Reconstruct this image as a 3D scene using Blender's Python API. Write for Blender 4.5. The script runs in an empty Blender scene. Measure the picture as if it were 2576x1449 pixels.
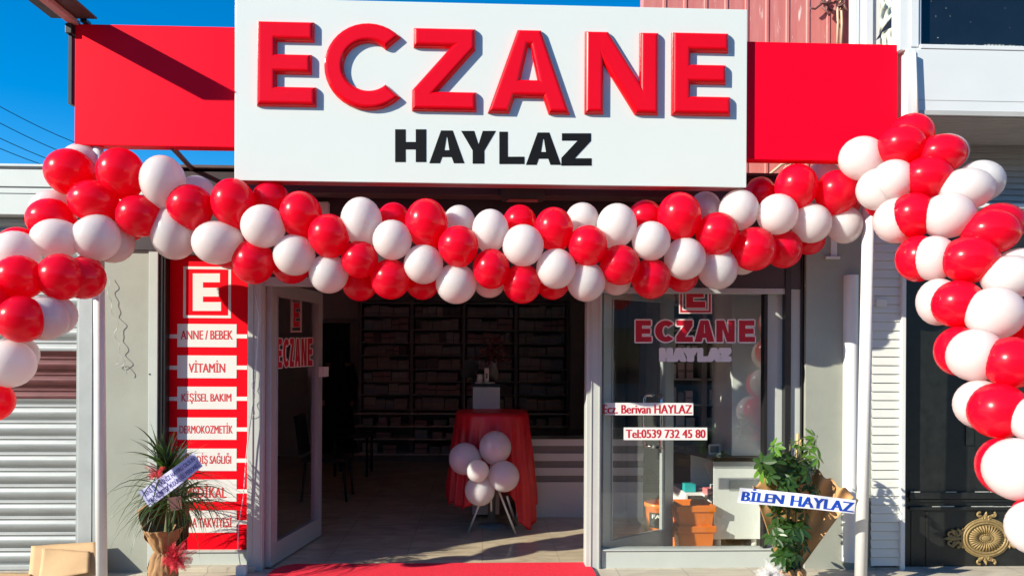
import bpy, bmesh, math, random
from mathutils import Vector, Matrix, Quaternion, noise
R = math.radians
random.seed(7)
sc = bpy.context.scene
COL = sc.collection

# ------------------------------------------------------------------ camera
# pixel units below are those of a 2576 px wide view of the photograph
FPX, CX, HY, W = 1874.0, 1288.0, 890.0, 2576.0
YAW, ROLL = R(2.2), R(0.3)
CAM = Vector((0, 0, 1.6))
FWD = Vector((math.sin(YAW), math.cos(YAW), 0))
R0 = Vector((math.cos(YAW), -math.sin(YAW), 0)); U0 = Vector((0, 0, 1))
RT = R0*math.cos(ROLL) + U0*math.sin(ROLL)
UP = U0*math.cos(ROLL) - R0*math.sin(ROLL)
cd = bpy.data.cameras.new('camera'); cam = bpy.data.objects.new('camera', cd); COL.objects.link(cam)
cd.sensor_width = 36; cd.lens = 36*FPX/W; cd.shift_y = (HY-724.5)/W
cd.clip_start = .05; cd.clip_end = 3000
cam.matrix_world = Matrix((( RT.x, UP.x, -FWD.x, CAM.x), (RT.y, UP.y, -FWD.y, CAM.y), (RT.z, UP.z, -FWD.z, CAM.z), (0, 0, 0, 1)))
sc.camera = cam

def P(px, py, Y):
    d = FWD + RT*((px-CX)/FPX) + UP*(-(py-HY)/FPX)
    return CAM + d*(Y/d.y)
def proj(p):
    v = Vector(p)-CAM; z = v.dot(FWD)
    return CX+FPX*v.dot(RT)/z, HY-FPX*v.dot(UP)/z
def PX(px, Y, py=890): return P(px, py, Y).x
def PZ(py, Y, px=1216): return P(px, py, Y).z

# ------------------------------------------------------------------ light
SUN = Vector((-1.85, -1.0, 0.97)).normalized()
w = bpy.data.worlds.new('World'); sc.world = w; w.use_nodes = True
nt = w.node_tree; nt.nodes.clear()
out = nt.nodes.new('ShaderNodeOutputWorld'); bg = nt.nodes.new('ShaderNodeBackground')
sky = nt.nodes.new('ShaderNodeTexSky'); sky.sky_type = 'NISHITA'; sky.sun_disc = False
sky.sun_elevation = math.asin(SUN.z); sky.sun_rotation = math.atan2(SUN.x, SUN.y)
sky.altitude = 900; sky.air_density = 1.0; sky.dust_density = 0.0; sky.ozone_density = 3.0
hs = nt.nodes.new('ShaderNodeHueSaturation'); hs.inputs['Saturation'].default_value = 1.47; hs.inputs['Value'].default_value = 1.0
bg.inputs['Strength'].default_value = 0.12
nt.links.new(sky.outputs[0], hs.inputs['Color']); nt.links.new(hs.outputs[0], bg.inputs[0]); nt.links.new(bg.outputs[0], out.inputs[0])
sd = bpy.data.lights.new('sun', 'SUN'); sd.energy = 5.0; sd.angle = R(.5); sd.color = (1, .945, .79)
so = bpy.data.objects.new('sun', sd); COL.objects.link(so); so.rotation_euler = SUN.to_track_quat('Z', 'Y').to_euler(); so.location = (-6, -3, 8)
sc.view_settings.view_transform = 'Standard'; sc.view_settings.look = 'None'; sc.view_settings.gamma = 1
sc.view_settings.use_curve_mapping = False; sc.view_settings.exposure = 0.78
sc.render.engine = 'CYCLES'
sc.cycles.use_denoising = True; sc.cycles.max_bounces = 8; sc.cycles.diffuse_bounces = 4; sc.cycles.glossy_bounces = 4
sc.cycles.transparent_max_bounces = 16; sc.cycles.transmission_bounces = 6
sc.cycles.caustics_reflective = False; sc.cycles.caustics_refractive = False

# ------------------------------------------------------------------ materials
def principled(name):
    m = bpy.data.materials.new(name); m.use_nodes = True
    return m, m.node_tree, m.node_tree.nodes['Principled BSDF']
def mat(name, col, rough=.5, metal=0., var=.08, scale=6., bump=0., bscale=60., coat=0., stretch=(1, 1, 1), spec=.5):
    m, t, b = principled(name)
    b.inputs['Roughness'].default_value = rough; b.inputs['Metallic'].default_value = metal
    b.inputs['Coat Weight'].default_value = coat; b.inputs['Coat Roughness'].default_value = .06
    b.inputs['Specular IOR Level'].default_value = spec
    tc = t.nodes.new('ShaderNodeTexCoord'); mp = t.nodes.new('ShaderNodeMapping'); mp.inputs['Scale'].default_value = stretch
    t.links.new(tc.outputs['Object'], mp.inputs[0])
    n = t.nodes.new('ShaderNodeTexNoise'); n.inputs['Scale'].default_value = scale; n.inputs['Detail'].default_value = 6; n.inputs['Roughness'].default_value = .65
    t.links.new(mp.outputs[0], n.inputs[0])
    r = t.nodes.new('ShaderNodeValToRGB'); r.color_ramp.elements[0].position = .3; r.color_ramp.elements[1].position = .7
    c = Vector(col)
    r.color_ramp.elements[0].color = (*(c*(1-var)), 1); r.color_ramp.elements[1].color = (*[min(1, x) for x in c*(1+var)], 1)
    t.links.new(n.outputs[0], r.inputs[0]); t.links.new(r.outputs[0], b.inputs['Base Color'])
    mr = t.nodes.new('ShaderNodeMapRange'); mr.inputs[3].default_value = max(0, rough-.07); mr.inputs[4].default_value = min(1, rough+.07)
    t.links.new(n.outputs[0], mr.inputs[0]); t.links.new(mr.outputs[0], b.inputs['Roughness'])
    if bump:
        n2 = t.nodes.new('ShaderNodeTexNoise'); n2.inputs['Scale'].default_value = bscale; n2.inputs['Detail'].default_value = 4
        t.links.new(mp.outputs[0], n2.inputs[0])
        bp = t.nodes.new('ShaderNodeBump'); bp.inputs['Strength'].default_value = bump; bp.inputs['Distance'].default_value = .01
        t.links.new(n2.outputs[0], bp.inputs['Height']); t.links.new(bp.outputs[0], b.inputs['Normal'])
    return m
def latex(name, col, trans, tw, sss, rad, rough=.25):
    m, t, b = principled(name)
    b.inputs['Base Color'].default_value = (*col, 1); b.inputs['Roughness'].default_value = rough
    b.inputs['Coat Weight'].default_value = .4; b.inputs['Coat Roughness'].default_value = .06; b.inputs['Specular IOR Level'].default_value = .3
    b.inputs['Subsurface Weight'].default_value = sss; b.inputs['Subsurface Radius'].default_value = rad; b.inputs['Subsurface Scale'].default_value = .09
    tr = t.nodes.new('ShaderNodeBsdfTranslucent'); tr.inputs[0].default_value = (*trans, 1)
    mx = t.nodes.new('ShaderNodeMixShader'); mx.inputs[0].default_value = tw
    o = t.nodes['Material Output']
    t.links.new(b.outputs[0], mx.inputs[1]); t.links.new(tr.outputs[0], mx.inputs[2]); t.links.new(mx.outputs[0], o.inputs[0])
    return m
def glassmat(name, tint=(.9, .95, .92), refl=1.0, rough=.0):
    m = bpy.data.materials.new(name); m.use_nodes = True; t = m.node_tree; t.nodes.clear()
    o = t.nodes.new('ShaderNodeOutputMaterial'); mx = t.nodes.new('ShaderNodeMixShader')
    tr = t.nodes.new('ShaderNodeBsdfTransparent'); tr.inputs[0].default_value = (*tint, 1)
    gl = t.nodes.new('ShaderNodeBsdfGlossy'); gl.inputs['Roughness'].default_value = rough
    lw = t.nodes.new('ShaderNodeLayerWeight'); lw.inputs[0].default_value = .5
    pw = t.nodes.new('ShaderNodeMath'); pw.operation = 'POWER'; pw.inputs[1].default_value = 5
    ml = t.nodes.new('ShaderNodeMath'); ml.operation = 'MULTIPLY_ADD'; ml.inputs[1].default_value = .95*refl; ml.inputs[2].default_value = .045*refl
    t.links.new(lw.outputs['Facing'], pw.inputs[0]); t.links.new(pw.outputs[0], ml.inputs[0]); t.links.new(ml.outputs[0], mx.inputs[0])
    t.links.new(tr.outputs[0], mx.inputs[1]); t.links.new(gl.outputs[0], mx.inputs[2]); t.links.new(mx.outputs[0], o.inputs[0])
    return m
def leafmat(name, c0, c1, rough=.35, tw=.25):
    m = mat(name, c0, rough, var=.35, scale=9)
    t = m.node_tree; b = t.nodes['Principled BSDF']; o = t.nodes['Material Output']
    tr = t.nodes.new('ShaderNodeBsdfTranslucent'); tr.inputs[0].default_value = (*c1, 1)
    mx = t.nodes.new('ShaderNodeMixShader'); mx.inputs[0].default_value = tw
    t.links.new(b.outputs[0], mx.inputs[1]); t.links.new(tr.outputs[0], mx.inputs[2]); t.links.new(mx.outputs[0], o.inputs[0])
    return m
def streakmat(name, base, light, dark, rough=.55):
    # painted sheet metal that has faded and peeled in vertical streaks
    m, t, b = principled(name); b.inputs['Roughness'].default_value = rough
    tc = t.nodes.new('ShaderNodeTexCoord')
    def nz(sx, sy, sz, det=5):
        mp = t.nodes.new('ShaderNodeMapping'); mp.inputs['Scale'].default_value = (sx, sy, sz); t.links.new(tc.outputs['Object'], mp.inputs[0])
        n = t.nodes.new('ShaderNodeTexNoise'); n.inputs['Scale'].default_value = 1; n.inputs['Detail'].default_value = det; n.inputs['Roughness'].default_value = .7
        t.links.new(mp.outputs[0], n.inputs[0]); return n
    a = nz(16, 3, 1.3); r = t.nodes.new('ShaderNodeValToRGB'); e = r.color_ramp.elements
    e[0].position = .28; e[0].color = (*dark, 1); e[1].position = .6; e[1].color = (*base, 1)
    e2 = r.color_ramp.elements.new(.74); e2.color = (*[(x+y)/2 for x, y in zip(base, light)], 1)
    t.links.new(a.outputs[0], r.inputs[0])
    c = nz(22, 3, 3.2, 7); r2 = t.nodes.new('ShaderNodeValToRGB'); r2.color_ramp.elements[0].position = .60; r2.color_ramp.elements[1].position = .66
    t.links.new(c.outputs[0], r2.inputs[0])
    mx = t.nodes.new('ShaderNodeMixRGB'); t.links.new(r2.outputs[0], mx.inputs[0]); t.links.new(r.outputs[0], mx.inputs[1]); mx.inputs[2].default_value = (*light, 1)
    t.links.new(mx.outputs[0], b.inputs['Base Color'])
    return m
def tilemat(name, c1, grout, size, rough):
    m, t, b = principled(name); b.inputs['Roughness'].default_value = rough
    tc = t.nodes.new('ShaderNodeTexCoord'); br = t.nodes.new('ShaderNodeTexBrick'); br.offset = 0; br.inputs['Scale'].default_value = 1
    br.inputs['Brick Width'].default_value = size; br.inputs['Row Height'].default_value = size; br.inputs['Mortar Size'].default_value = .004
    n = t.nodes.new('ShaderNodeTexNoise'); n.inputs['Scale'].default_value = 2.5; n.inputs['Detail'].default_value = 8; n.inputs['Distortion'].default_value = 1.5
    r = t.nodes.new('ShaderNodeValToRGB'); r.color_ramp.elements[0].position = .3; r.color_ramp.elements[1].position = .72
    r.color_ramp.elements[0].color = (*[x*.72 for x in c1], 1); r.color_ramp.elements[1].color = (*[min(1, x*1.1) for x in c1], 1)
    mp = t.nodes.new('ShaderNodeMapping'); mp.inputs['Scale'].default_value = (1, 2.2, 1); t.links.new(tc.outputs['Object'], mp.inputs[0])
    t.links.new(mp.outputs[0], n.inputs[0]); t.links.new(n.outputs[0], r.inputs[0])
    t.links.new(tc.outputs['Object'], br.inputs['Vector']); t.links.new(r.outputs[0], br.inputs['Color1']); t.links.new(r.outputs[0], br.inputs['Color2'])
    br.inputs['Mortar'].default_value = (*grout, 1); t.links.new(br.outputs[0], b.inputs['Base Color'])
    return m
def netmat(name, col, thin=.62):
    m = mat(name, col, .7, var=.25, scale=30); t = m.node_tree; b = t.nodes['Principled BSDF']; o = t.nodes['Material Output']
    tr = t.nodes.new('ShaderNodeBsdfTransparent'); mx = t.nodes.new('ShaderNodeMixShader'); mx.inputs[0].default_value = thin
    t.links.new(b.outputs[0], mx.inputs[1]); t.links.new(tr.outputs[0], mx.inputs[2]); t.links.new(mx.outputs[0], o.inputs[0]); return m
M = dict(
    sign=mat('glossy white sign panel', (.66, .69, .655), .22, var=.012, scale=1.5),
    redpanel=mat('red sign panel', (.92, .0005, .020), .55, var=.02, scale=1.2, spec=.08),
    acrylic=mat('red acrylic letter', (.70, .0008, .008), .24, var=.02, coat=.3, spec=.15),
    blackvinyl=mat('black vinyl', (.006, .006, .007), .6, spec=.15),
    rededge=mat('dull red box edge', (.42, .13, .14), .5),
    pole=mat('white painted steel pole', (.70, .68, .68), .35, var=.04, scale=20),
    arm=mat('brown painted steel', (.16, .07, .065), .5, var=.2),
    armpink=mat('pinkish primer steel', (.45, .24, .22), .55, var=.15),
    board=mat('dark board', (.05, .042, .04), .6, var=.2),
    clad=mat('anthracite cladding', (.045, .038, .043), .4, var=.1, scale=3),
    clad2=mat('brown grey trim', (.09, .065, .065), .45, var=.1),
    black=mat('black aluminium', (.012, .012, .013), .4),
    alu=mat('white aluminium', (.46, .49, .46), .35, var=.04, scale=4),
    alugrey=mat('grey aluminium', (.42, .44, .44), .4, metal=.25, var=.06),
    wall=mat('grey green panel wall', (.30, .31, .265), .55, var=.09, scale=2.2, bump=.06),
    parapet=mat('pale parapet panel', (.55, .60, .58), .45, var=.06, scale=2),
    shutter=mat('zinc shutter slats', (.30, .31, .31), .5, metal=.5, var=.10, scale=5, stretch=(1, 1, 8)),
    postred=mat('red poster vinyl', (.74, .0005, .010), .6, var=.03, spec=.08),
    postwhite=mat('white poster vinyl', (.68, .68, .65), .5, var=.02),
    posttext=mat('red poster lettering', (.55, .03, .04), .5),
    stick=mat('white glass sticker', (.70, .62, .62), .5, var=.03),
    stickred=mat('red glass sticker', (.45, .004, .02), .45),
    white=mat('white lacquer', (.72, .72, .70), .35, var=.03),
    darkgrey=mat('dark grey laminate', (.22, .21, .205), .4),
    slab=mat('black worktop', (.02, .02, .02), .18),
    room=mat('interior wall paint', (.72, .71, .69), .8, var=.04),
    backpanel=mat('grey shelf back', (.42, .41, .41), .7),
    kraft=mat('kraft paper', (.50, .27, .11), .75, var=.12, scale=5, bump=.3, bscale=14),
    cardboard=mat('cardboard', (.52, .33, .17), .8, var=.10, scale=4, bump=.1, bscale=30),
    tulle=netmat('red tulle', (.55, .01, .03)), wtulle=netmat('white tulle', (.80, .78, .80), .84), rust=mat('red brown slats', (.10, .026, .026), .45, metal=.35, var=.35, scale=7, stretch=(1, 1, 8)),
    cup=mat('white china', (.7, .7, .7), .3),
    cloth=mat('red satin cloth', (.56, .006, .016), .42, var=.15, scale=8),
    carpet=mat('red carpet', (.86, .012, .04), .95, var=.25, scale=90, bump=.7, bscale=220),
    orange=mat('orange plastic', (.80, .19, .015), .35, var=.05),
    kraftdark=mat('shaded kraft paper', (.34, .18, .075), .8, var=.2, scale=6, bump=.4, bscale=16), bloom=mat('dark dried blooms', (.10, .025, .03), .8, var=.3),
    shade_tinted=mat('shade-tinted satin ribbon', (.52, .51, .74), .3, var=.04),  # ribbon coloured with the violet tint of the shade it hangs in
    ribbon=mat('white satin ribbon', (.80, .80, .84), .25, var=.03),
    blueink=mat('blue ribbon lettering', (.01, .06, .42), .3),
    violetink=mat('violet ribbon lettering', (.03, .02, .22), .4),
    siding=mat('white vinyl siding', (.64, .645, .61), .45, var=.05, scale=3, stretch=(1, 1, 6)),
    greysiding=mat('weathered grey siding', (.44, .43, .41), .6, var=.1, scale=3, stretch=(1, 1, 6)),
    fascia=mat('white fascia board', (.66, .67, .67), .45, var=.03, scale=2),
    blackdoor=mat('black painted steel door', (.011, .012, .011), .42, var=.35, scale=14),
    gold=mat('gold painted casting', (.27, .185, .075), .55, metal=.15, var=.25, scale=40),
    ledge=mat('chipped pale edge', (.35, .36, .33), .6, var=.3, scale=30),
    foam=mat('yellowed insulation', (.70, .71, .56), .85, var=.35, scale=9, bump=.5, bscale=18),
    tar=mat('torn dark membrane', (.02, .025, .045), .6, var=.3),
    redmetal=streakmat('faded red sheet metal', (.58, .20, .175), (.74, .62, .56), (.50, .13, .12)),
    wire=mat('dark wire', (.02, .03, .05), .5),
    hose=mat('beige cable', (.5, .40, .28), .6),
    grass=leafmat('dracaena leaf', (.028, .055, .018), (.10, .22, .03)),
    leaf=leafmat('schefflera leaf', (.022, .062, .012), (.14, .34, .03), .38),
    youngleaf=leafmat('young schefflera leaf', (.10, .22, .025), (.30, .60, .05), .3),
    stem=mat('plant stem', (.10, .11, .04), .7),
    bamboo=mat('wooden stake', (.62, .42, .18), .7),
    soil=mat('dark pot', (.02, .02, .018), .6),
    redballoon=latex('red latex', (.94, .004, .038), (.99, .006, .05), .46, .8, (1, .25, .25)),
    whiteballoon=latex('white latex', (.80, .775, .765), (.95, .84, .82), .40, .8, (1, .8, .75)),
    glass=glassmat('window glass', (.965, .985, .975), 1.25),
    darkglass=mat('dark window glass', (.008, .012, .018), .04, var=.2, spec=.6),
    floor=tilemat('polished beige floor tile', (.60, .50, .35), (.42, .35, .25), .6, .11),
    paving=tilemat('pale pavement tile', (.54, .48, .38), (.3, .28, .24), .5, .6),
    road=mat('asphalt', (.07, .07, .068), .9, var=.2, scale=30, bump=.4),
    chrome=mat('brushed steel', (.6, .6, .6), .22, metal=1., var=.05),
    person=mat('black clothing', (.008, .008, .009), .9),
    skin=mat('skin', (.35, .2, .14), .6), hair=mat('dark hair', (.008, .006, .005), .6, stretch=(20, 20, 1)),
    bark=mat('stone base', (.35, .30, .22), .8, var=.3, scale=12),
    render=mat('pale render', (.34, .32, .30), .85, var=.1),
    teal=mat('teal carton', (.02, .35, .36), .5), pinkbox=mat('pink carton', (.6, .16, .17), .5),
)
BOXM = [mat('medicine carton %s' % n, c, .55, var=.1) for n, c in (('white', (.5, .52, .52)), ('grey', (.38, .39, .41)), ('rose', (.46, .34, .35)), ('cream', (.45, .44, .40)), ('blue', (.32, .40, .48)), ('dark', (.2, .18, .2)))]
for bm_ in BOXM: pass

# ------------------------------------------------------------------ object helpers
class G:
    """collects shapes in world space and links them as one mesh object"""
    def __init__(s): s.bm = bmesh.new(); s.mi = 0
    def face(s, pts):
        f = s.bm.faces.new([s.bm.verts.new(p) for p in pts]); f.material_index = s.mi; return f
    def box(s, x0, x1, y0, y1, z0, z1, bev=0.):
        b = bmesh.new()
        vs = [b.verts.new((x, y, z)) for z in (z0, z1) for y in (y0, y1) for x in (x0, x1)]
        for q in ((0, 2, 3, 1), (4, 5, 7, 6), (0, 1, 5, 4), (2, 6, 7, 3), (0, 4, 6, 2), (1, 3, 7, 5)): b.faces.new([vs[i] for i in q])
        if bev: bmesh.ops.bevel(b, geom=b.edges[:], offset=bev, segments=2, profile=.5, affect='EDGES')
        return s.merge(b)
    def merge(s, b, M4=None):
        me = bpy.data.meshes.new('tmp'); b.to_mesh(me); b.free()
        if M4 is not None: me.transform(M4)
        n = len(s.bm.faces); s.bm.from_mesh(me); bpy.data.meshes.remove(me)
        s.bm.faces.ensure_lookup_table()
        for f in s.bm.faces[n:]: f.material_index = s.mi
        return s
    def addmesh(s, vs, fs):
        bv = [s.bm.verts.new(v) for v in vs]
        for f in fs:
            try: s.bm.faces.new([bv[i] for i in f]).material_index = s.mi
            except ValueError: pass
        return s
    def prism(s, pts, d):                      # planar polygon swept along vector d
        d = Vector(d); n = len(pts); a = [s.bm.verts.new(p) for p in pts]; b = [s.bm.verts.new(Vector(p)+d) for p in pts]
        fs = [s.bm.faces.new(a), s.bm.faces.new(b[::-1])]
        for i in range(n): fs.append(s.bm.faces.new((a[i], b[i], b[(i+1) % n], a[(i+1) % n])))
        for f in fs: f.material_index = s.mi
        return s
    def slab(s, px, Y, t):                     # outline given where it is seen, standing at depth Y, t thick
        return s.prism([P(x, y, Y) for x, y in px], (0, t, 0))
    def rect(s, x0, x1, y0, y1, Y, t, bev=0.):  # axis-aligned board, edges measured at its middle
        cx, cy = (x0+x1)/2, (y0+y1)/2
        a, b = P(x0, cy, Y).x, P(x1, cy, Y).x; c, d = P(cx, y1, Y).z, P(cx, y0, Y).z
        return s.box(a, b, Y, Y+t, c, d, bev)
    def tube(s, pts, r, seg=10, cap=True):
        pts = [Vector(p) for p in pts]; rings = []; n = len(pts); ref = None
        for i, p in enumerate(pts):
            t = (pts[min(i+1, n-1)]-pts[max(i-1, 0)]).normalized()
            if ref is None: ref = t.orthogonal().normalized()
            ref = (ref - t*ref.dot(t)).normalized(); q = t.cross(ref)
            rr = r[i] if isinstance(r, (list, tuple)) else r
            rings.append([s.bm.verts.new(p + (ref*math.cos(2*math.pi*k/seg)+q*math.sin(2*math.pi*k/seg))*rr) for k in range(seg)])
        for a, b in zip(rings, rings[1:]):
            for k in range(seg):
                f = s.bm.faces.new((a[k], a[(k+1) % seg], b[(k+1) % seg], b[k])); f.material_index = s.mi; f.smooth = True
        if cap:
            for rg in (rings[0][::-1], rings[-1]): s.bm.faces.new(rg).material_index = s.mi
        return s
    def lathe(s, prof, c, seg=28, sx=1, sy=1):   # profile of (radius, z) about a vertical axis at c
        c = Vector(c); rings = []
        for r_, z in prof: rings.append([s.bm.verts.new(c+Vector((r_*sx*math.cos(2*math.pi*k/seg), r_*sy*math.sin(2*math.pi*k/seg), z))) for k in range(seg)])
        for a, b in zip(rings, rings[1:]):
            for k in range(seg):
                f = s.bm.faces.new((a[k], a[(k+1) % seg], b[(k+1) % seg], b[k])); f.material_index = s.mi; f.smooth = True
        return s
    def grid(s, fn, nu, nv, smooth=True):
        v = [[s.bm.verts.new(fn(i/nu, j/nv)) for j in range(nv+1)] for i in range(nu+1)]
        for i in range(nu):
            for j in range(nv):
                f = s.bm.faces.new((v[i][j], v[i+1][j], v[i+1][j+1], v[i][j+1])); f.smooth = smooth; f.material_index = s.mi
        return s
    def build(s, name, mats, parent=None, smooth=None, thick=None, label=None):
        mats = mats if isinstance(mats, (list, tuple)) else [mats]
        bmesh.ops.recalc_face_normals(s.bm, faces=s.bm.faces[:])
        me = bpy.data.meshes.new(name); s.bm.to_mesh(me); s.bm.free()
        for m in mats: me.materials.append(m)
        o = bpy.data.objects.new(name, me); COL.objects.link(o)
        if smooth:
            for p in me.polygons: p.use_smooth = True
        if thick:
            md = o.modifiers.new('thickness', 'SOLIDIFY'); md.thickness = thick; md.offset = 0
        if parent: setparent(o, parent)
        if label: o['label'] = label
        return o
def wloc(o):
    p = o.location.copy()
    while o.parent: o = o.parent; p += o.location
    return p
def setparent(o, parent):
    off = wloc(parent)
    if o.data and o.type == 'MESH': o.data.transform(Matrix.Translation(-off))
    o.parent = parent
def tag(o, label=None, cat=None, group=None, kind=None):
    if label: o['label'] = label
    if cat: o['category'] = cat
    if group: o['group'] = group
    if kind: o['kind'] = kind
    return o
def thing(name, label, cat, loc=(0, 0, 0), group=None):
    o = bpy.data.objects.new(name, None); o.empty_display_size = .2; COL.objects.link(o); o.location = loc
    return tag(o, label, cat, group)
def recenter(o):                                # a one-mesh thing gets its origin at its base
    me = o.data; xs = [v.co for v in me.vertices]
    c = Vector((sum(v.x for v in xs)/len(xs), sum(v.y for v in xs)/len(xs), min(v.z for v in xs)))
    me.transform(Matrix.Translation(-c)); o.location = c; return o

# ------------------------------------------------------------------ lettering
def curve_mesh(cu):
    o = bpy.data.objects.new('tmp', cu); COL.objects.link(o)
    dg = bpy.context.evaluated_depsgraph_get(); ev = o.evaluated_get(dg); me = ev.to_mesh()
    vs = [v.co.copy() for v in me.vertices]; fs = [tuple(p.vertices) for p in me.polygons]
    ev.to_mesh_clear(); bpy.data.objects.remove(o); bpy.data.curves.remove(cu)
    return vs, fs
def font_mesh(txt, off=.012, ext=.004):
    cu = bpy.data.curves.new('t', 'FONT'); cu.body = txt; cu.offset = off; cu.extrude = ext; cu.resolution_u = 3; cu.fill_mode = 'BOTH'
    return curve_mesh(cu)
_cap = None
def text_on(g, txt, u0, u1, vb, vc, fn, off=.02):
    """text whose width spans u0..u1 and capitals vb..vc; fn(u, v, lift) gives the point on the carrier"""
    global _cap
    if _cap is None:
        vs, _ = font_mesh('H'); _cap = (min(v.y for v in vs), max(v.y for v in vs))
    vs, fs = font_mesh(txt, 0)
    a, b = min(v.x for v in vs), max(v.x for v in vs); c, d_ = _cap
    pts = [fn(u0+(v.x-a)/(b-a)*(u1-u0), vb+(v.y-c)/(d_-c)*(vc-vb), .0003+(.0004 if v.z > 0 else 0)) for v in vs]
    g.addmesh(pts, fs)
    for k, s in enumerate((-1, 1, -.5, .5)):     # heavier strokes: the outline repeated a hair to either side
        d = s*off*(u1-u0)/(b-a); l0 = .00006*(k+1)
        g.addmesh([fn(u0+(v.x-a)/(b-a)*(u1-u0)+d, vb+(v.y-c)/(d_-c)*(vc-vb), .0003+l0+(.0004 if v.z > 0 else 0)) for v in vs], fs)
    return g
def flat(Y): return lambda u, v, l: P(u, v, Y)-Vector((0, l, 0))
def glyph(ch, w, h, t, th):
    """bold sans capitals as outlines; t vertical, th horizontal stroke"""
    m = h/2
    if ch == 'E': return [[(0, 0), (w, 0), (w, th), (t, th), (t, m-th/2), (w*.92, m-th/2), (w*.92, m+th/2), (t, m+th/2), (t, h-th), (w*.96, h-th), (w*.96, h), (0, h)]]
    if ch == 'L': return [[(0, 0), (w, 0), (w, th), (t, th), (t, h), (0, h)]]
    if ch == 'H': return [[(0, 0), (t, 0), (t, m-th/2), (w-t, m-th/2), (w-t, 0), (w, 0), (w, h), (w-t, h), (w-t, m+th/2), (t, m+th/2), (t, h), (0, h)]]
    if ch == 'Z':
        k = t*1.32
        return [[(0, 0), (w, 0), (w, th), (k, th), (w*.98, h-th*1.05), (w*.98, h), (w*.02, h), (w*.02, h-th), (w*.98-k, h-th), (0, th*1.05)]]
    if ch == 'N':
        k = t*1.22
        return [[(0, 0), (t, 0), (t, h*.60), (w-k, 0), (w, 0), (w, h), (w-t, h), (w-t, h*.40), (k, h), (0, h)]]
    if ch == 'Y': return [[(w/2-t/2, 0), (w/2+t/2, 0), (w/2+t/2, h*.40), (w, h), (w-t*1.12, h), (w/2, h*.58), (t*1.12, h), (0, h), (w/2-t/2, h*.40)]]
    if ch == 'A':
        k = t*1.12; s = (w/2-t*.62)/h
        y1, y2 = h*.19, h*.19+th*.92
        top = h*.80
        o = [(0, 0), (k, 0), (k+s*y1, y1), (w-k-s*y1, y1), (w-k, 0), (w, 0), (w/2+t*.62, h), (w/2-t*.62, h)]
        return [o, [(k+s*y2-.005*w, y2), (w/2-.012*w, top), (w/2+.012*w, top), (w-k-s*y2+.005*w, y2)]]
    if ch == 'C':
        pts = []; n = 30; a0 = R(44)
        rx, ry = w/(1+math.cos(a0)), h/2
        for i in range(n+1):
            a = a0+(2*math.pi-2*a0)*i/n; pts.append((rx+rx*math.cos(a), ry+ry*math.sin(a)))
        ix, iy = rx-t, ry-th
        for i in range(n, -1, -1):
            a = a0*1.06+(2*math.pi-2*a0*1.06)*i/n; pts.append((rx+ix*math.cos(a), ry+iy*math.sin(a)))
        return [pts]
def glyph_mesh(loops, ext=.001, bev=0., off=0., bres=1):
    cu = bpy.data.curves.new('g', 'CURVE'); cu.dimensions = '2D'; cu.fill_mode = 'BOTH'; cu.extrude = ext; cu.bevel_depth = bev; cu.bevel_resolution = bres; cu.offset = off
    for lp in loops:
        sp = cu.splines.new('POLY'); sp.points.add(len(lp)-1); sp.use_cyclic_u = True
        for p, (x, y) in zip(sp.points, lp): p.co = (x, y, 0, 1)
    return curve_mesh(cu)
def put_glyph(g, ch, x0, x1, y0, y1, fn, tw=.30, thw=.2, off=0., lift=0., ext=.0004):
    """letter seen inside the rectangle x0..x1, y0..y1 (unit box mapped through fn)"""
    tw = tw*{'A': .80, 'N': .86}.get(ch, 1); w, h = abs(x1-x0), abs(y1-y0)
    vs, fs = glyph_mesh(glyph(ch, w, h, w*tw, h*thw), ext=.1, off=off)
    g.addmesh([fn(x0+v.x, y1-v.y, lift+(ext if v.z > 0 else 0)) for v in vs], fs); return g

def outline(g, ch, x0, x1, y0, y1, fn, tw, thw, o):
    """the light rim round a cut vinyl letter"""
    for k in range(12):
        dx, dy = o*math.cos(k*math.pi/6), o*math.sin(k*math.pi/6); put_glyph(g, ch, x0+dx, x1+dx, y0+dy, y1+dy, fn, tw, thw, lift=k*.00002, ext=.0004)

# ================================================================== setting
YF = 5.56
g = G(); g.face([(-60, -60, -.15), (60, -60, -.15), (60, 60, -.15), (-60, 60, -.15)]); tag(g.build('road', M['road']), kind='structure')
g = G(); g.box(-14, 14, 2.6, 5.60, -.16, -.004, .004); tag(g.build('pavement', M['paving']), kind='structure')
g = G(); g.face([(-3.6, 5.60, 0), (2.6, 5.60, 0), (2.6, 11.9, 0), (-3.6, 11.9, 0)]); tag(g.build('floor', M['floor']), kind='structure')

# ------------------------------------------------------------------ the pharmacy
shop = thing('pharmacy_shop', 'pharmacy shopfront with anthracite cladding, white door posts and an open glazed doorway', 'shop', (0, YF, 0))
g = G(); g.rect(396, 640, 432, 642, YF, .10, .004); g.rect(640.5, 2016, 432, 722, YF, .10, .004); g.build('cladding', M['clad'], shop)
g = G(); g.rect(396, 2016, 425, 432.5, YF-.02, .16, .003)
g.rect(592, 1990, 474, 492, YF-.22, .17, .004); g.build('trim_bar', M['clad2'], shop)
g = G()
for x in (700, 1255, 1372, 1690): g.rect(x-.8, x+.8, 475, 491.6, YF-.2235, .004)
g.rect(592, 1990, 492.5, 499, YF-.05, .045); g.build('shadow_gap', M['black'], shop)
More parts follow.
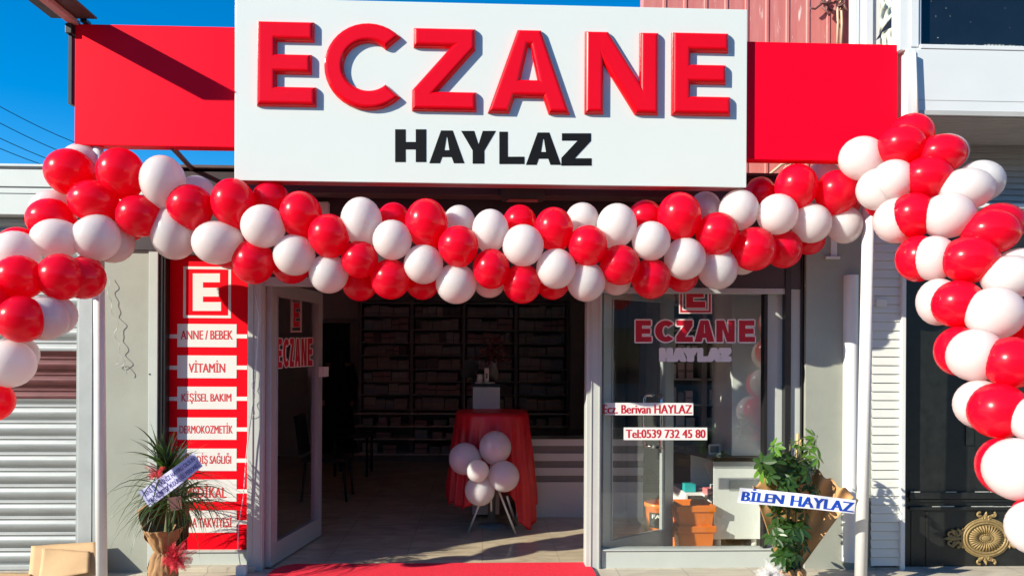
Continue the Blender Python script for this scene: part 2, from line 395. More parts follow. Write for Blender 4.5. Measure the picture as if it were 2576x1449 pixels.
# frames
def post(x0, x1, y0, y1, Y=YF-.02, t=.12):
    g = G(); g.rect(x0, x1, y0, y1, Y, t, .004); xa, xb = P(x0, 1000, Y).x, P(x1, 1000, Y).x
    for k in (.33, .86): g.box(xa+(xb-xa)*k-.004, xa+(xb-xa)*k+.004, Y-.006, Y-.0005, PZ(y1-4, Y), PZ(y0+4, Y))
    return g.build('door_post', M['alu'], shop)
post(622, 661, 640, 1437); post(1475, 1513, 700, 1434)
g = G(); g.rect(661, 1475, 700, 722, YF-.01, .10, .003); g.rect(1513, 1990, 722, 738, YF, .09, .003); g.build('head_rail', M['alugrey'], shop)
g = G(); g.rect(1513, 1976, 1384, 1438, YF+.005, .09, .004); g.rect(1513, 1976, 1381, 1384.5, YF-.008, .10, .002); g.build('bottom_rail', M['alu'], shop)
pane = G().rect(1513, 1922, 738, 1381, YF+.045, .006).build('window_pane', M['glass'], shop)
g = G(); g.rect(1922, 1930, 738, 1384, YF+.01, .07); g.rect(1975, 1989, 640, 1440, YF-.012, .09); g.rect(2015, 2018, 640, 1440, YF-.012, .09); g.rect(2022, 2027, 640, 1440, YF-.012, .09)
g.build('mullion', M['black'], shop)
g = G(); g.rect(1930, 1975, 738, 1381, YF+.05, .02); g.rect(1989, 2015, 722, 1440, YF+.01, .05); g.rect(2018, 2022, 722, 1440, YF+.02, .05)
g.build('side_panel', M['alu'], shop)
g = G(); g.rect(2027, 2200, 560, 1441, YF-.045, .14); g.rect(2016, 2200, 440, 560, YF-.042, .13); g.build('wall', M['wall'], shop)
# shell of the room
g = G()
xr = PX(1976, YF+.1); xl = -3.3
g.box(-3.3, -3.2, 5.66, 11.8, 0, 2.95); g.box(xr, xr+.1, 5.66, 11.8, 0, 2.95); g.box(-3.3, xr+.1, 11.7, 11.85, 0, 2.95)
g.box(-3.2, PX(640, 5.66), 5.66, 5.72, 0, 2.95)
g.build('interior_wall', M['room'], shop)
g = G(); g.box(-3.3, xr+.1, 5.66, 11.85, 2.72, 2.98); g.build('ceiling', M['room'], shop)
# back doorway of the room; a black panel stands for its unlit opening
g = G(); a, b = PX(817, 11.6), PX(880, 11.6); z = PZ(815, 11.6)
g.box(a-.2, b, 11.655, 11.7, 0, z); g.build('unlit_doorway_panel', M['black'], shop)
g = G(); g.box(b, b+.16, 11.62, 11.7, 0, z+.06, .01); g.box(a-.2, b, 11.62, 11.7, z, z+.06, .01); g.build('door_frame', M['backpanel'], shop)
# poster panel on the shop front
poster = thing('poster_panel', 'tall red poster panel with white boxed lines of Turkish lettering, left of the doorway', 'poster', P(517, 1388, YF+.09))
YP = YF+.045
g = G(); g.rect(415, 622, 600, 1388, YP, .03); g.build('red_board', M['postred'], poster)
g = G(); YQ = YP-.002
g.mi = 0
for q in ((461, 581, 671, 677.5), (461, 581, 793.5, 800), (461, 467.5, 677.5, 793.5), (574.5, 581, 677.5, 793.5)): g.rect(*q, YQ, .002)
put_glyph(g, 'E', 485, 556, 688, 782, flat(YP-.0004), tw=.36, thw=.235)
g.build('logo', M['postwhite'], poster)
strips = [(815, 873, 'ANNE / BEBEK', 455, 585, 854, 831), (894, 951, 'VİTAMİN', 475, 566, 937, 914), (972.5, 1029, 'KİŞİSEL BAKIM', 457, 581.5, 1009.6, 990),
          (1050, 1105.6, 'DERMOKOZMETİK', 452, 585, 1090, 1070), (1128, 1184, 'AĞIZ DİŞ SAĞLIĞI', 455, 581, 1166, 1146), (1205.6, 1261, 'MEDİKAL', 466, 569, 1252, 1225), (1283, 1339, 'GIDA TAKVİYESİ', 455, 583, 1326, 1302)]
for y0, y1, tx, x0, x1, yb, yc in strips:
    g = G(); g.rect(446, 595, y0, y1, YQ, .002); m_ = (y0+y1)/2+2
    g.rect(415.5, 446, m_-5, m_+5, YQ, .002); g.rect(595, 621.5, m_-5, m_+5, YQ, .002)
    st = g.build('text_strip', M['postwhite'], poster)
    g = G(); text_on(g, tx, x0, x1, yb, yc, flat(YQ), .034); g.build('lettering', M['posttext'], st)
g = G(); g.rect(396, 415, 640, 1440, YF-.03, .13, .004); g.rect(404, 407, 640, 1440, YF-.036, .006); g.build('black_frame', M['black'], shop)
g = G(); g.rect(415, 622, 1388, 1427, YF+.03, .06, .003); g.rect(415, 622, 1384, 1389, YF+.015, .08, .002); g.build('sill', M['alu'], shop)
g = G(); g.rect(380, 640, 1427, 1440, YF-.05, .16, .004); g.build('plinth', M['paving'], shop)

# stickers on the window pane
YG = YF+.0435
def E_logo(g, x0, x1, y0, y1, fn, mi_w, mi_r, lift=.0005):
    """square framed E with its light outline"""
    def bars(a, b, c, d, t, l, mi):
        g.mi = mi
        for q in ((a, b, c, c+t), (a, b, d-t, d), (a, a+t, c+t, d-t), (b-t, b, c+t, d-t)):
            g.prism([fn(q[0], q[3], l), fn(q[1], q[3], l), fn(q[1], q[2], l), fn(q[0], q[2], l)], (fn(0, 0, l+.0004)-fn(0, 0, l)))
    w_ = x1-x0; h_ = y1-y0
    bars(x0, x1, y0, y1, w_*.135, lift, mi_w); bars(x0+w_*.035, x1-w_*.035, y0+w_*.035, y1-w_*.035, w_*.06, lift+.0005, mi_r)
    g.mi = mi_w; outline(g, 'E', x0+w_*.22, x1-w_*.20, y0+h_*.17, y1-h_*.15, fn, .36, .235, w_*.03)
    g.mi = mi_r; put_glyph(g, 'E', x0+w_*.22, x1-w_*.20, y0+h_*.17, y1-h_*.15, fn, .36, .235, lift=lift+.0005)
g = G(); E_logo(g, 1708, 1791, 690, 789, flat(YG), 0, 1); g.build('logo_sticker', [M['stick'], M['stickred']], pane)
g = G()
LX = [('E', 1599, 1639), ('C', 1648, 1694), ('Z', 1701, 1743), ('A', 1747, 1797), ('N', 1802, 1848), ('E', 1859, 1899)]
for ch, a, b in LX:
    g.mi = 0; outline(g, ch, a, b, 806, 860, flat(YG), .40, .24, 3.4)
    g.mi = 1; put_glyph(g, ch, a, b, 806, 860, flat(YG), .40, .24, lift=.0006)
g.build('name_sticker', [M['stick'], M['stickred']], pane)
g = G()
for ch, a, b in [('H', 1661, 1690), ('A', 1692, 1724), ('Y', 1720, 1754), ('L', 1757, 1782), ('A', 1780, 1813), ('Z', 1810, 1837)]: outline(g, ch, a, b, 878, 907, flat(YG), .36, .27, 3.2)
g.build('surname_sticker', M['stick'], pane)
g = G(); g.rect(1522, 1744, 1013, 1044, YG-.001, .0015); g.mi = 1; text_on(g, 'Ecz. Berivan HAYLAZ', 1517, 1740, 1040, 1018, flat(YG-.001), .040); g.build('strip_sticker', [M['white'], M['stickred']], pane)
g = G(); g.rect(1569, 1779, 1075, 1106.5, YG-.001, .0015); g.mi = 1; text_on(g, 'Tel:0539 732 45 80', 1575, 1774, 1101.5, 1080, flat(YG-.001), .040); g.build('strip_sticker', [M['white'], M['stickred']], pane)

# ------------------------------------------------------------------ door leaves (opened inwards)
def leaf(hinge, free, h, stickers):
    hx, fx = Vector((*hinge, 0)), Vector((*free, 0)); u = (fx-hx); L = u.length; u.normalize(); n = Vector((u.y, -u.x, 0))
    if n.dot(CAM-hx) < 0: n = -n
    pt = lambda a, z, d=0.: hx+u*a+n*d+Vector((0, 0, z))
    def bar(g, a0, a1, z0, z1, d0=-.022, d1=.022):
        g.prism([pt(a0, z0, d0), pt(a1, z0, d0), pt(a1, z1, d0), pt(a0, z1, d0)], n*(d1-d0))
    g = G(); bar(g, 0, .085, .01, h); bar(g, L-.10, L, .01, h); bar(g, .085, L-.10, .01, .17); bar(g, .085, L-.10, h-.10, h)
    bar(g, .085, .095, .17, h-.1, -.03, .03); bar(g, L-.11, L-.10, .17, h-.1, -.03, .03)
    d = g.build('glazed_door', M['alugrey'], shop)
    g = G(); bar(g, .095, L-.11, .17, h-.10, -.003, .003); g.build('door_glass', M['glass'], d)
    return d, pt, L
EW = 5.60
hl = (PX(676, EW), EW); fl = (PX(805, 6.58), 6.58)
d1, pt, L1 = leaf(hl, fl, 2.125, None)
# position along this leaf of something seen at pixel column x
def along(x, pt, L):
    lo, hi = 0, L
    for _ in range(40):
        m_ = (lo+hi)/2
        if proj(pt(m_, 1.2))[0] < x: lo = m_
        else: hi = m_
    return lo
def onleaf(pt, L, d):
    def fn(x, y, l):
        a = along(x, pt, L); q = pt(a, 0, d); z = P(x, y, q.y).z; return pt(a, z, d+l)
    return fn
fn1 = onleaf(pt, L1, .004)
g = G(); E_logo(g, 729, 757, 746, 836, fn1, 0, 1); g.build('logo_sticker', [M['stick'], M['stickred']], d1)
g = G(); xs = [694, 709, 726, 739, 755, 771, 786]
for k, ch in enumerate('ECZANE'):
    y0 = 852-(xs[k]-694)*.02; y1 = 925-(xs[k]-694)*.07
    g.mi = 0; outline(g, ch, xs[k]+1, xs[k+1]-1.5, y0, y1, fn1, .40, .2, 2.0)
    g.mi = 1; put_glyph(g, ch, xs[k]+1, xs[k+1]-1.5, y0, y1, fn1, .40, .2, lift=.0006)
g.build('name_sticker', [M['stick'], M['stickred']], d1)
g = G(); a = along(803, pt, L1); q = pt(a, 0, .03); z0, z1 = P(803, 947, q.y).z, P(803, 922, q.y).z
g.prism([pt(L1-.09, z0, .022), pt(L1+.02, z0, .022), pt(L1+.02, z1, .022), pt(L1-.09, z1, .022)], (pt(0, 0, .05)-pt(0, 0, 0))); g.build('handle', M['white'], d1)
# second leaf, folded back behind the fixed pane
hr = (PX(1514, EW+.05), EW+.05); fr = (PX(1690, 6.12), 6.12)
d2, pt2, L2 = leaf(hr, fr, 2.125, None)
for sgn in (1, -1):
    g = G(); a = L2-.20; zz = (1.6-.33-.0*sgn, 1.6-.75)
    g.tube([pt2(a, zz[0], sgn*.02), pt2(a, zz[0], sgn*.06), pt2(a-.02, zz[0]-.005, sgn*.085), pt2(a-.03, zz[0]-.03, sgn*.09), pt2(a-.03, zz[1]+.03, sgn*.09), pt2(a-.02, zz[1]+.005, sgn*.085), pt2(a, zz[1], sgn*.06), pt2(a, zz[1], sgn*.02)], .014, 10)
    g.build('handle', M['chrome'], d2)

# ------------------------------------------------------------------ neighbour on the left: shuttered unit
nb = thing('shuttered_unit', 'neighbouring unit with a closed zinc roller shutter under a pale panelled parapet', 'building', (-3.5, 5.5, 0))
g = G(); g.rect(-330, 396, 412, 540, 5.50, .35, .004); g.build('parapet', M['parapet'], nb)
g = G(); g.rect(-330, 396, 418, 424, 5.494, .01); g.rect(-330, 396, 469, 471.5, 5.496, .01); g.rect(-330, 396, 486, 487.2, 5.497, .01); g.build('parapet_joint', M['black'], nb)
g = G(); g.rect(-330, 396, 540, 640, 5.66, .1); g.build('shutter_box', M['clad'], nb)
g = G(); g.box(PX(-330, 5.7), PX(246, 5.7), 5.70, 5.9, -.01, 2.9); g.build('backing_wall', M['clad'], nb)
g = G(); g.box(PX(-330, 5.62), PX(197, 5.62), 5.60, 5.66, -.003, .032, .004); g.build('bottom_bar', M['alugrey'], nb)
g = G()
xa, xb = PX(-330, 5.62), PX(199, 5.62); pitch = .118; z = 0.03
prof = [(0, 0), (.004, .006), (-.012, .016), (-.022, .040), (-.024, .058), (-.018, .080), (-.004, .090), (-.012, .096), (-.016, .104), (-.010, .111), (.004, .115)]
rows = []
while z < 2.62:
    rows += [(5.64+d, z+dz) for d, dz in prof]; z += pitch
rows.append((5.64, z))
for (y0, z0), (y1, z1) in zip(rows, rows[1:]):
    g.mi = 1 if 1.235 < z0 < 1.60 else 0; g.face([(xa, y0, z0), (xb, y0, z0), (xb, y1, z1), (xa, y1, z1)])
bmesh.ops.remove_doubles(g.bm, verts=g.bm.verts[:], dist=1e-5)
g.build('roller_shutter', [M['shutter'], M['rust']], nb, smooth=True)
g = G(); g.rect(196, 246, 560, 1446, 5.545, .12, .004); g.rect(229, 231, 600, 1440, 5.541, .005); g.rect(192, 197, 560, 1446, 5.56, .1)
for y in (888, 975, 1240, 1390): g.rect(235, 239, y-2, y+2, 5.541, .005)
g.build('shutter_guide', M['alugrey'], nb)
g = G(); g.rect(246, 372, 545, 1442, 5.53, .12); g.build('wall', M['wall'], nb)
g = G(); g.rect(372, 396, 560, 1442, 5.518, .14, .004); g.build('edge_profile', M['alu'], nb)
g = G(); g.rect(246, 396, 540, 628, 5.505, .03); g.build('dark_band', M['clad'], nb)
for x, y in ((376, 941),):
    pass
g = G(); g.rect(374, 377, 939.5, 942.5, 5.514, .006); g.build('screw', M['black'], nb)

# ------------------------------------------------------------------ red sheet metal building behind
rb = thing('red_metal_building', 'taller building clad in faded pinkish red corrugated sheet metal, behind the sign', 'building', (3, 6.1, 0))
g = G(); Yr = 6.1; x0, x1 = PX(1620, Yr), PX(2165, Yr); x = x0; k = 0; pts = []
while x < x1:
    pts += [(x, 0), (x+.14, 0), (x+.146, -.008), (x+.166, -.008), (x+.172, 0)]; x += .172
for (xa_, d0), (xb_, d1_) in zip(pts, pts[1:]):
    g.face([(xa_, Yr+d0, 2.99), (xb_, Yr+d1_, 2.99), (xb_, Yr+d1_, 5.6), (xa_, Yr+d0, 5.6)])
g.build('corrugated_wall', M['redmetal'], rb)
g = G(); g.box(x0-.02, x0, Yr, Yr+.12, 2.99, 5.6); g.build('edge_strip', M['redmetal'], rb)
g = G(); g.box(x0+1.2, x1, Yr+.06, Yr+3, 3.0, 5.55); g.build('inner_wall', M['render'], rb)
g = G()
for px_, py_ in ((2105, 0), (2115, 0)): g.tube([P(px_, -30, Yr-.04), P(px_+3, 60, Yr-.04), P(px_+1, 115, Yr-.04)], .010, 6)
g.build('conduit', M['hose'], rb)
g = G()
for k in range(9):
    a = P(2060+random.uniform(0, 75), random.uniform(-20, 22), Yr-.05); pts = [a]
    for j in range(4): a = a+Vector((random.uniform(-.06, .08), random.uniform(-.015, .01), random.uniform(-.06, .02))); pts.append(a)
    g.tube(pts, .009, 5)
g.build('rusty_bracket', M['arm'], rb)

# ------------------------------------------------------------------ white house on the right
wh = thing('white_house', 'white sided house with overhanging upper storey and black steel door, on the right', 'building', (4, 5.5, 0))
g = G(); Ys = 5.50; xa, xb = PX(2192, Ys), PX(2268, Ys); z = PZ(1427, Ys); pw = .0655
while z < 2.7:
    for a_, b_ in (((Ys-.012, z), (Ys-.002, z+pw-.006)), ((Ys-.002, z+pw-.006), (Ys+.004, z+pw-.003)), ((Ys+.004, z+pw-.003), (Ys-.012, z+pw))):
        g.face([(xa, a_[0], a_[1]), (xb, a_[0], a_[1]), (xb, b_[0], b_[1]), (xa, b_[0], b_[1])])
    z += pw
g.build('siding', M['siding'], wh)
g = G(); g.rect(2268, 2279, 545, 1440, Ys-.03, .15, .003); g.build('corner_trim', M['fascia'], wh)
g = G(); g.rect(2166, 2270, 1427, 1475, Ys-.01, .1, .006); g.build('stone_base', M['bark'], wh)
g = G(); g.rect(2205, 2232, 752, 772, Ys-.022, .012, .002); g.build('vent_plate', M['siding'], wh)
g = G(); g.box(PX(2180, 5.6), 7.2, 5.60, 5.7, 0, 3.2); g.build('backing_wall', M['render'], wh)
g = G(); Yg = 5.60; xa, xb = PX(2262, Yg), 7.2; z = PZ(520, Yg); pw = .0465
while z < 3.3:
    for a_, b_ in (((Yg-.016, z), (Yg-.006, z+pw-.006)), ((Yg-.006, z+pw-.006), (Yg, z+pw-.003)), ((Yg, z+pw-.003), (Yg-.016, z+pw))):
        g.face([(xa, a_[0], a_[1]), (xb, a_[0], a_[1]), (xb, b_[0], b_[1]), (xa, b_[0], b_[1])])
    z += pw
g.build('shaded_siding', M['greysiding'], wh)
g = G(); g.rect(2282, 2760, 512, 524, Ys-.06, .16, .004); g.rect(2282, 2760, 524.5, 546, Ys-.03, .12, .004); g.build('ledge', M['fascia'], wh)
g = G(); Yo = 4.92; zt, zb = PZ(126, Yo, 2420), PZ(291, Yo, 2420); g.box(PX(2279, Yo), 7.2, Yo, 5.58, zb, zt, .004); g.build('fascia', M['fascia'], wh)
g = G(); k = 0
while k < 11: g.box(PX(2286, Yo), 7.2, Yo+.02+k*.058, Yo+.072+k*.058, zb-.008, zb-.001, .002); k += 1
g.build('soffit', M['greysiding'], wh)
g = G(); zz = PZ(254, Yo, 2420); g.box(PX(2300, Yo), 7.2, Yo-.0015, Yo+.002, zz-.002, zz+.002); zz = PZ(282, Yo, 2420); g.box(PX(2300, Yo), 7.2, Yo-.006, Yo+.002, zb-.001, zb+.03)
g.build('fascia_joint', M['greysiding'], wh)
g = G(); g.tube([P(2300, 132, Yo-.03), P(2307, 288, Yo-.03)], .012, 8); g.rect(2283, 2303, 128, 290, Yo-.012, .01, .002); g.build('cable_duct', M['fascia'], wh)
g = G(); g.rect(2263, 2318, -90, 127, Yo+.02, .10, .004); g.rect(2316, 2760, 116, 127, Yo-.005, .10, .004); g.rect(2292, 2312, -90, 118, Yo+.01, .02, .003); wf = g.build('window_frame', M['fascia'], wh)
g = G(); g.rect(2318, 2760, -90, 116.5, Yo+.07, .02); g.build('window_pane', M['darkglass'], wf)
g = G()
for _ in range(9):
    x, y = random.uniform(2330, 2570), random.uniform(4, 112); r_ = random.uniform(.6, 1.6); g.slab([(x+r_*1.3*math.cos(t), y+r_*.8*math.sin(t)) for t in [k*math.pi/3 for k in range(6)]], Yo+.068, .0015)
for x0_ in range(2320, 2570, 9): h_ = random.uniform(1, 6); g.slab([(x0_, 117), (x0_+9.5, 117), (x0_+7, 117-h_), (x0_+3, 117-h_*.7)], Yo+.062, .004)
g.build('window_dirt', M['ledge'], wf)
g = G(); g.box(PX(2270, 5.8), 7.2, 5.75, 9, zt-.02, 5.8); g.build('upper_storey', M['render'], wh)
g = G(); g.rect(2150, 2216, -90, 470, 5.72, .1, .004); g.rect(2158, 2160, -90, 470, 5.716, .006); g.rect(2178, 2196, -90, 470, 5.70, .02, .003); g.build('corner_board', M['fascia'], wh)
fi = lambda u, v: P(2214+u*56, -60+v*310, 5.66)+Vector((0, noise.noise(Vector((u*5, v*14, 3)))*.05, 0))
g = G(); g.grid(fi, 14, 50); g.build('bare_insulation', M['foam'], wh)
tz = [(850, -60), (560, 330), (470, 480), (530, 440), (545, 380), (690, 310), (735, 270), (730, 330), (700, 360), (740, 370), (700, 420), (735, 450), (640, 500), (740, 510), (855, 480)]
g = G(); g.slab([(2102.4+x*.2144, y*.2144) for x, y in tz], 5.45, .006); g.build('torn_membrane', M['tar'], wh)
# the black door with its moulding and gilt ornament
g = G(); Yd = 5.56; g.rect(2279, 2780, 546, 1475, Yd, .05); door = g.build('door', M['blackdoor'], wh)
g = G()
for y0, y1, dd in ((1238, 1254, .03), (1254, 1262, .014), (1274, 1282, .025), (1434, 1449, .02), (560, 572, .02)): g.rect(2290, 2780, y0, y1, Yd-dd, dd, .004)
for x0_ in (2292, 2330): g.rect(x0_, x0_+5, 1285, 1430, Yd-.006, .006, .002)
g.rect(2432, 2452, 560, 1120, Yd-.01, .01, .003)  # raised strip modelled where the door only shows a faint reflection
g.build('moulding_and_reflection', M['blackdoor'], door)
g = G(); n_ = 40
for y in (1237, 1273.4, 1434):
    x = 2291
    while x < 2760:
        L_ = random.uniform(10, 60)
        if random.random() < .82: g.rect(x, x+L_, y-random.uniform(.6, 1.6), y+random.uniform(.6, 1.4), Yd-(.034 if y < 1240 else .028), .004)
        x += L_+random.uniform(0, 5)
g.build('worn_edge', M['ledge'], door)
orn = G(); oc = Vector(P(2478, 1352, Yd)); S_ = 5.56/FPX
def rel(u, v, d): return oc+Vector((u*S_*.96, -.005-d*S_*.48, -v*S_*.90))
def ring(rx, ry, r_, d, n=40, a0=0, a1=2*math.pi): orn.tube([rel(rx*math.cos(a0+(a1-a0)*k/n), ry*math.sin(a0+(a1-a0)*k/n), d) for k in range(n+1)], r_*S_, 8)
orn.grid(lambda u, v: rel(54*(.001+u)*math.cos(v*2*math.pi), 42*(.001+u)*math.sin(v*2*math.pi), 2+4*(1-u*u)), 8, 40)
for k in range(32):
    a = 2*math.pi*k/32; orn.tube([rel(20*math.cos(a), 13*math.sin(a), 6), rel(34*math.cos(a), 25*math.sin(a), 10), rel(47*math.cos(a), 37*math.sin(a), 5)], [1.2*S_, 2.4*S_, 2.2*S_], 6)
for k in range(20):
    a = 2*math.pi*k/20; orn.tube([rel(17*math.cos(a), 10.5*math.sin(a), 7), rel(19*math.cos(a), 12*math.sin(a), 9)], [1.8*S_, 1.8*S_], 6)
orn.grid(lambda u, v: rel(13*math.sin(u*math.pi/2)*math.cos(v*2*math.pi), 8.5*math.sin(u*math.pi/2)*math.sin(v*2*math.pi), 6+6*math.cos(u*math.pi/2)), 6, 20)
ring(54, 43, 3.2, 4); ring(61, 50, 3.4, 3); ring(67, 55, 2.2, 1)
def scroll(cx, cy, ang, sc_, mir):
    pts = []
    for k in range(22):
        t = k/21; a = ang+mir*t*4.6; r_ = 11*sc_*(1-t*.78); pts.append(rel(cx+r_*math.cos(a), cy+r_*math.sin(a), 5+3*t))
    orn.tube(pts, [(4.2-2.2*k/21)*sc_*S_ for k in range(22)], 8)
def leafrel(cx, cy, ang, L_, w_):
    def fn(u, v):
        r_ = L_*u; ww = w_*math.sin(math.pi*min(1, u*.9+.08))*(v-.5)*2
        return rel(cx+r_*math.cos(ang)-ww*math.sin(ang), cy+r_*math.sin(ang)+ww*math.cos(ang), 3+6*(1-abs(v-.5)*2)+2*math.sin(u*9))
    orn.grid(fn, 8, 6)
for s_ in (-1, 1):
    for q in (-1, 1):
        scroll(s_*20, 0+q*0-0, 0, .01, 1)
    for q in (-1, 1):
        scroll(s_*80, q*15, q*1.6, 1.0, q*s_); scroll(s_*98, q*11, q*1.4, .8, -q*s_); leafrel(s_*74, q*6, (0 if s_ > 0 else math.pi)+q*s_*.75, 30, 7); leafrel(s_*70, q*10, q*1.9 if s_ > 0 else math.pi-q*1.9, 20, 6)
    leafrel(s_*66, 0, 0 if s_ > 0 else math.pi, 52, 7)
    leafrel(0, s_*46, s_*math.pi/2, 30, 7)
    for q in (-1, 1):
        leafrel(q*3, s_*50, s_*math.pi/2-q*s_*.85, 30, 6); scroll(q*19, s_*66, s_*1.2, .75, -q*s_); scroll(q*9, s_*58, s_*.6, .6, q*s_)
o = orn.build('gilt_ornament', M['gold'], door, smooth=True)

# a plain street front across the road, seen in the reflections
ob = thing('street_building', 'pale rendered street front across the road, facing the pharmacy', 'building', (0, -14, 0))
g = G(); g.box(-16, 16, -20, -14, -.15, 7); g.build('wall', M['render'], ob)
for k in range(10):
    for z in (.6, 3.9):
        g = G(); g.box(-14.6+k*3, -12.7+k*3, -14.02, -13.98, z, z+1.9); g.build('window', M['darkglass'], ob)

# ================================================================== sign, panels, poles
def axis_rect(x0, x1, y0, y1, Y, ry):
    return P(x0, ry, Y).x, P(x1, ry, Y).x
YS, YR = 4.93, 4.968
sx0, sx1 = P(590.5, 240, YS).x, P(1879, 240, YS).x; sz1, sz0 = P(1235, 10, YS).z, P(1235, 463, YS).z
sign = thing('pharmacy_sign', 'large white box sign with raised red letters ECZANE over black letters HAYLAZ', 'sign', ((sx0+sx1)/2, YS+.06, sz0))
g = G(); g.box(sx0, sx1, YS, YS+.02, sz0, sz1, .003); g.build('front_panel', M['sign'], sign)
g = G(); g.box(sx0+.003, sx1-.003, YS+.02, YS+.13, sz0+.002, sz1-.002); g.build('box_edge', M['rededge'], sign)
LET = [('E', 648, 797, 58, 270), ('C', 816, 1008, 61, 279), ('Z', 1037, 1199, 75, 282), ('A', 1227, 1434, 79, 288), ('N', 1470, 1655, 84, 290), ('E', 1688, 1836, 86, 293)]
for ch, x0, x1, y0, y1 in LET:
    a, b = P(x0, (y0+y1)/2, YS).x, P(x1, (y0+y1)/2, YS).x; c, d = P((x0+x1)/2, y1, YS).z, P((x0+x1)/2, y0, YS).z
    t_ = .128; bv = .027
    vs, fs = glyph_mesh(glyph(ch, b-a, d-c, t_, t_), ext=.003, bev=bv, off=-bv, bres=4)
    g = G(); g.addmesh([(a+v.x, YS-v.z*1.25, c+v.y) for v in vs], fs)
    me_o = g.build('raised_letter', M['acrylic'], sign)
    
HL = [('H', 994, 1072, 326, 408), ('A', 1080, 1168, 329, 411), ('Y', 1160, 1247, 330, 412), ('L', 1256, 1319, 332, 413), ('A', 1323, 1411, 334, 415), ('Z', 1412, 1488, 336, 417)]
for ch, x0, x1, y0, y1 in HL:
    g = G(); put_glyph(g, ch, x0, x1, y0, y1, flat(YS-.0008), .335, .225, ext=.0015); g.build('flat_letter', M['blackvinyl'], sign)

zt = P(390, 65, YR).z; zb_ = P(390, 368, YR).z
g = G(); g.box(PX(188, YR, 210), sx0-.002, YR, YR+.10, zb_, zt, .004)
tag(recenter(g.build('red_signboard', M['redpanel'])), 'plain red sign panel left of the white sign, crossed by a slanting dark shadow', 'sign panel', 'red panels flanking the white sign')
zt2 = P(2070, 109, YR).z; zb2 = P(2000, 403, YR).z
g = G(); g.box(sx1+.002, PX(2258, YR, 250), YR, YR+.10, zb2, zt2, .004)
tag(recenter(g.build('red_signboard', M['redpanel'])), 'plain red sign panel right of the white sign, next to the white house', 'sign panel', 'red panels flanking the white sign')
# poles
g = G(); g.tube([P(256, 1560, 5.02).xy.to_3d(), Vector((P(246, 368, 5.02).x, 5.02, zb_))], .034, 20)
tag(recenter(g.build('support_pole', M['pole'], smooth=False)), 'white round steel pole under the left red panel, in front of the shutter edge', 'pole', 'white poles carrying the sign')
g = G(); g.tube([P(2164, 1560, 5.02).xy.to_3d(), Vector((P(2188, 405, 5.02).x, 5.02, zb2))], .040, 20); pl = g.build('support_pole', M['pole'])
tag(recenter(pl), 'white round steel pole under the right red panel, with a short dark band low down', 'pole', 'white poles carrying the sign')
# board on an arm over the left panel
arm = thing('sign_arm', 'dark flat board on a pinkish steel arm, jutting out over the left red panel', 'arm', (PX(190, YR, 60), YR, zt))
g = G(); xa, xb = PX(131, YR, 50), PX(247, YR, 50); zt_ = P(190, 50, YR).z
g.box(xa, xb, 4.44, YR-.01, zt_, zt_+.012, .002); g.build('board', M['board'], arm)
g = G(); xm = PX(186, YR, 52); g.box(xm-.028, xm+.028, 4.54, YR+.03, zt_-.035, zt_-.002, .003); g.build('beam', M['armpink'], arm)
g = G(); g.box(xm-.04, xm+.0, YR-.03, YR+.05, zt_-.10, zt_-.036, .003); g.box(xm+.05, xm+.09, YR-.02, YR+.04, zt_-.02, zt_-.002); g.box(xm-.035, xm-.014, YR+.0, YR+.06, zt_-.55, zt_-.1); g.build('bracket', M['black'], arm)
g = G(); g.tube([P(433, 371, YR+.06), P(486, 428, 5.6)], .018, 8); tag(recenter(g.build('steel_brace', M['arm'])), 'thin brown steel brace running back from under the left red panel', 'brace')
g = G(); a, b = P(1262, 500, 5.30), P(1366, 500, 5.30)
lamp = thing('wall_lamp', 'small wedge shaped dark lamp under the white sign, above the doorway', 'lamp', (a.x, 5.4, a.z))
z1, z0 = P(1315, 478, 5.30).z, P(1315, 503, 5.22).z
g.prism([Vector((a.x, 5.36, z1+.02)), Vector((a.x, 5.36, z0+.015)), Vector((a.x, 5.16, z0)), Vector((a.x, 5.155, z1+.02))], (b.x-a.x, 0, 0)); g.build('lamp_housing', M['board'], lamp)
g = G(); g.face([(a.x+.03, 5.355, z0+.010), (b.x-.03, 5.355, z0+.010), (b.x-.05, 5.18, z0-.004), (a.x+.05, 5.18, z0-.004)]); g.build('lamp_lens', M['rededge'], lamp)
g = G(); g.rect(775, 826, 507, 560, YF-.06, .058, .008); tag(recenter(g.build('alarm_box', M['white'])), 'small white box on the dark cladding above the doorway, half hidden by balloons', 'box')
br = thing('sensor_bracket', 'small white hanging bracket below the right end of the balloon garland', 'bracket', P(2097, 640, YF-.05))
g = G(); g.rect(2090, 2106, 600, 645, YF-.05, .02, .003); g.build('arm', M['white'], br); g = G(); g.rect(2078, 2114, 645, 651, YF-.07, .06, .002); g.build('plate', M['white'], br)
g = G(); x0_, x1_ = PX(2128, 5.47), PX(2164, 5.47)
def wp(u, v):
    a = math.pi*u; return Vector(((x0_+x1_)/2-(x1_-x0_)/2*math.cos(a), 5.53-.075*math.sin(a)**.7, .06+v*(PZ(684, 5.47)-.06)))
g.grid(wp, 14, 1); g.prism([wp(k/14, 1) for k in range(15)], (0, 0, .004)); g.prism([wp(k/14, 0) for k in range(15)], (0, 0, -.004))
tag(recenter(g.build('white_column', M['fascia'])), 'white rounded vertical casing behind the right pole, ending above the ground', 'casing')
g = G(); pts = [(1915, 470), (1935, 440), (1965, 415), (1998, 405), (2010, 408)]; g.tube([P(x, y, 6.0) for x, y in pts], .012, 6); g.tube([P(x, y, 5.98) for x, y in [(1965, 450), (1972, 425), (1995, 410)]], .007, 6)
tag(recenter(g.build('loose_cable', M['hose'])), 'beige cable arching in front of the red sheet metal under the right red panel', 'cable')
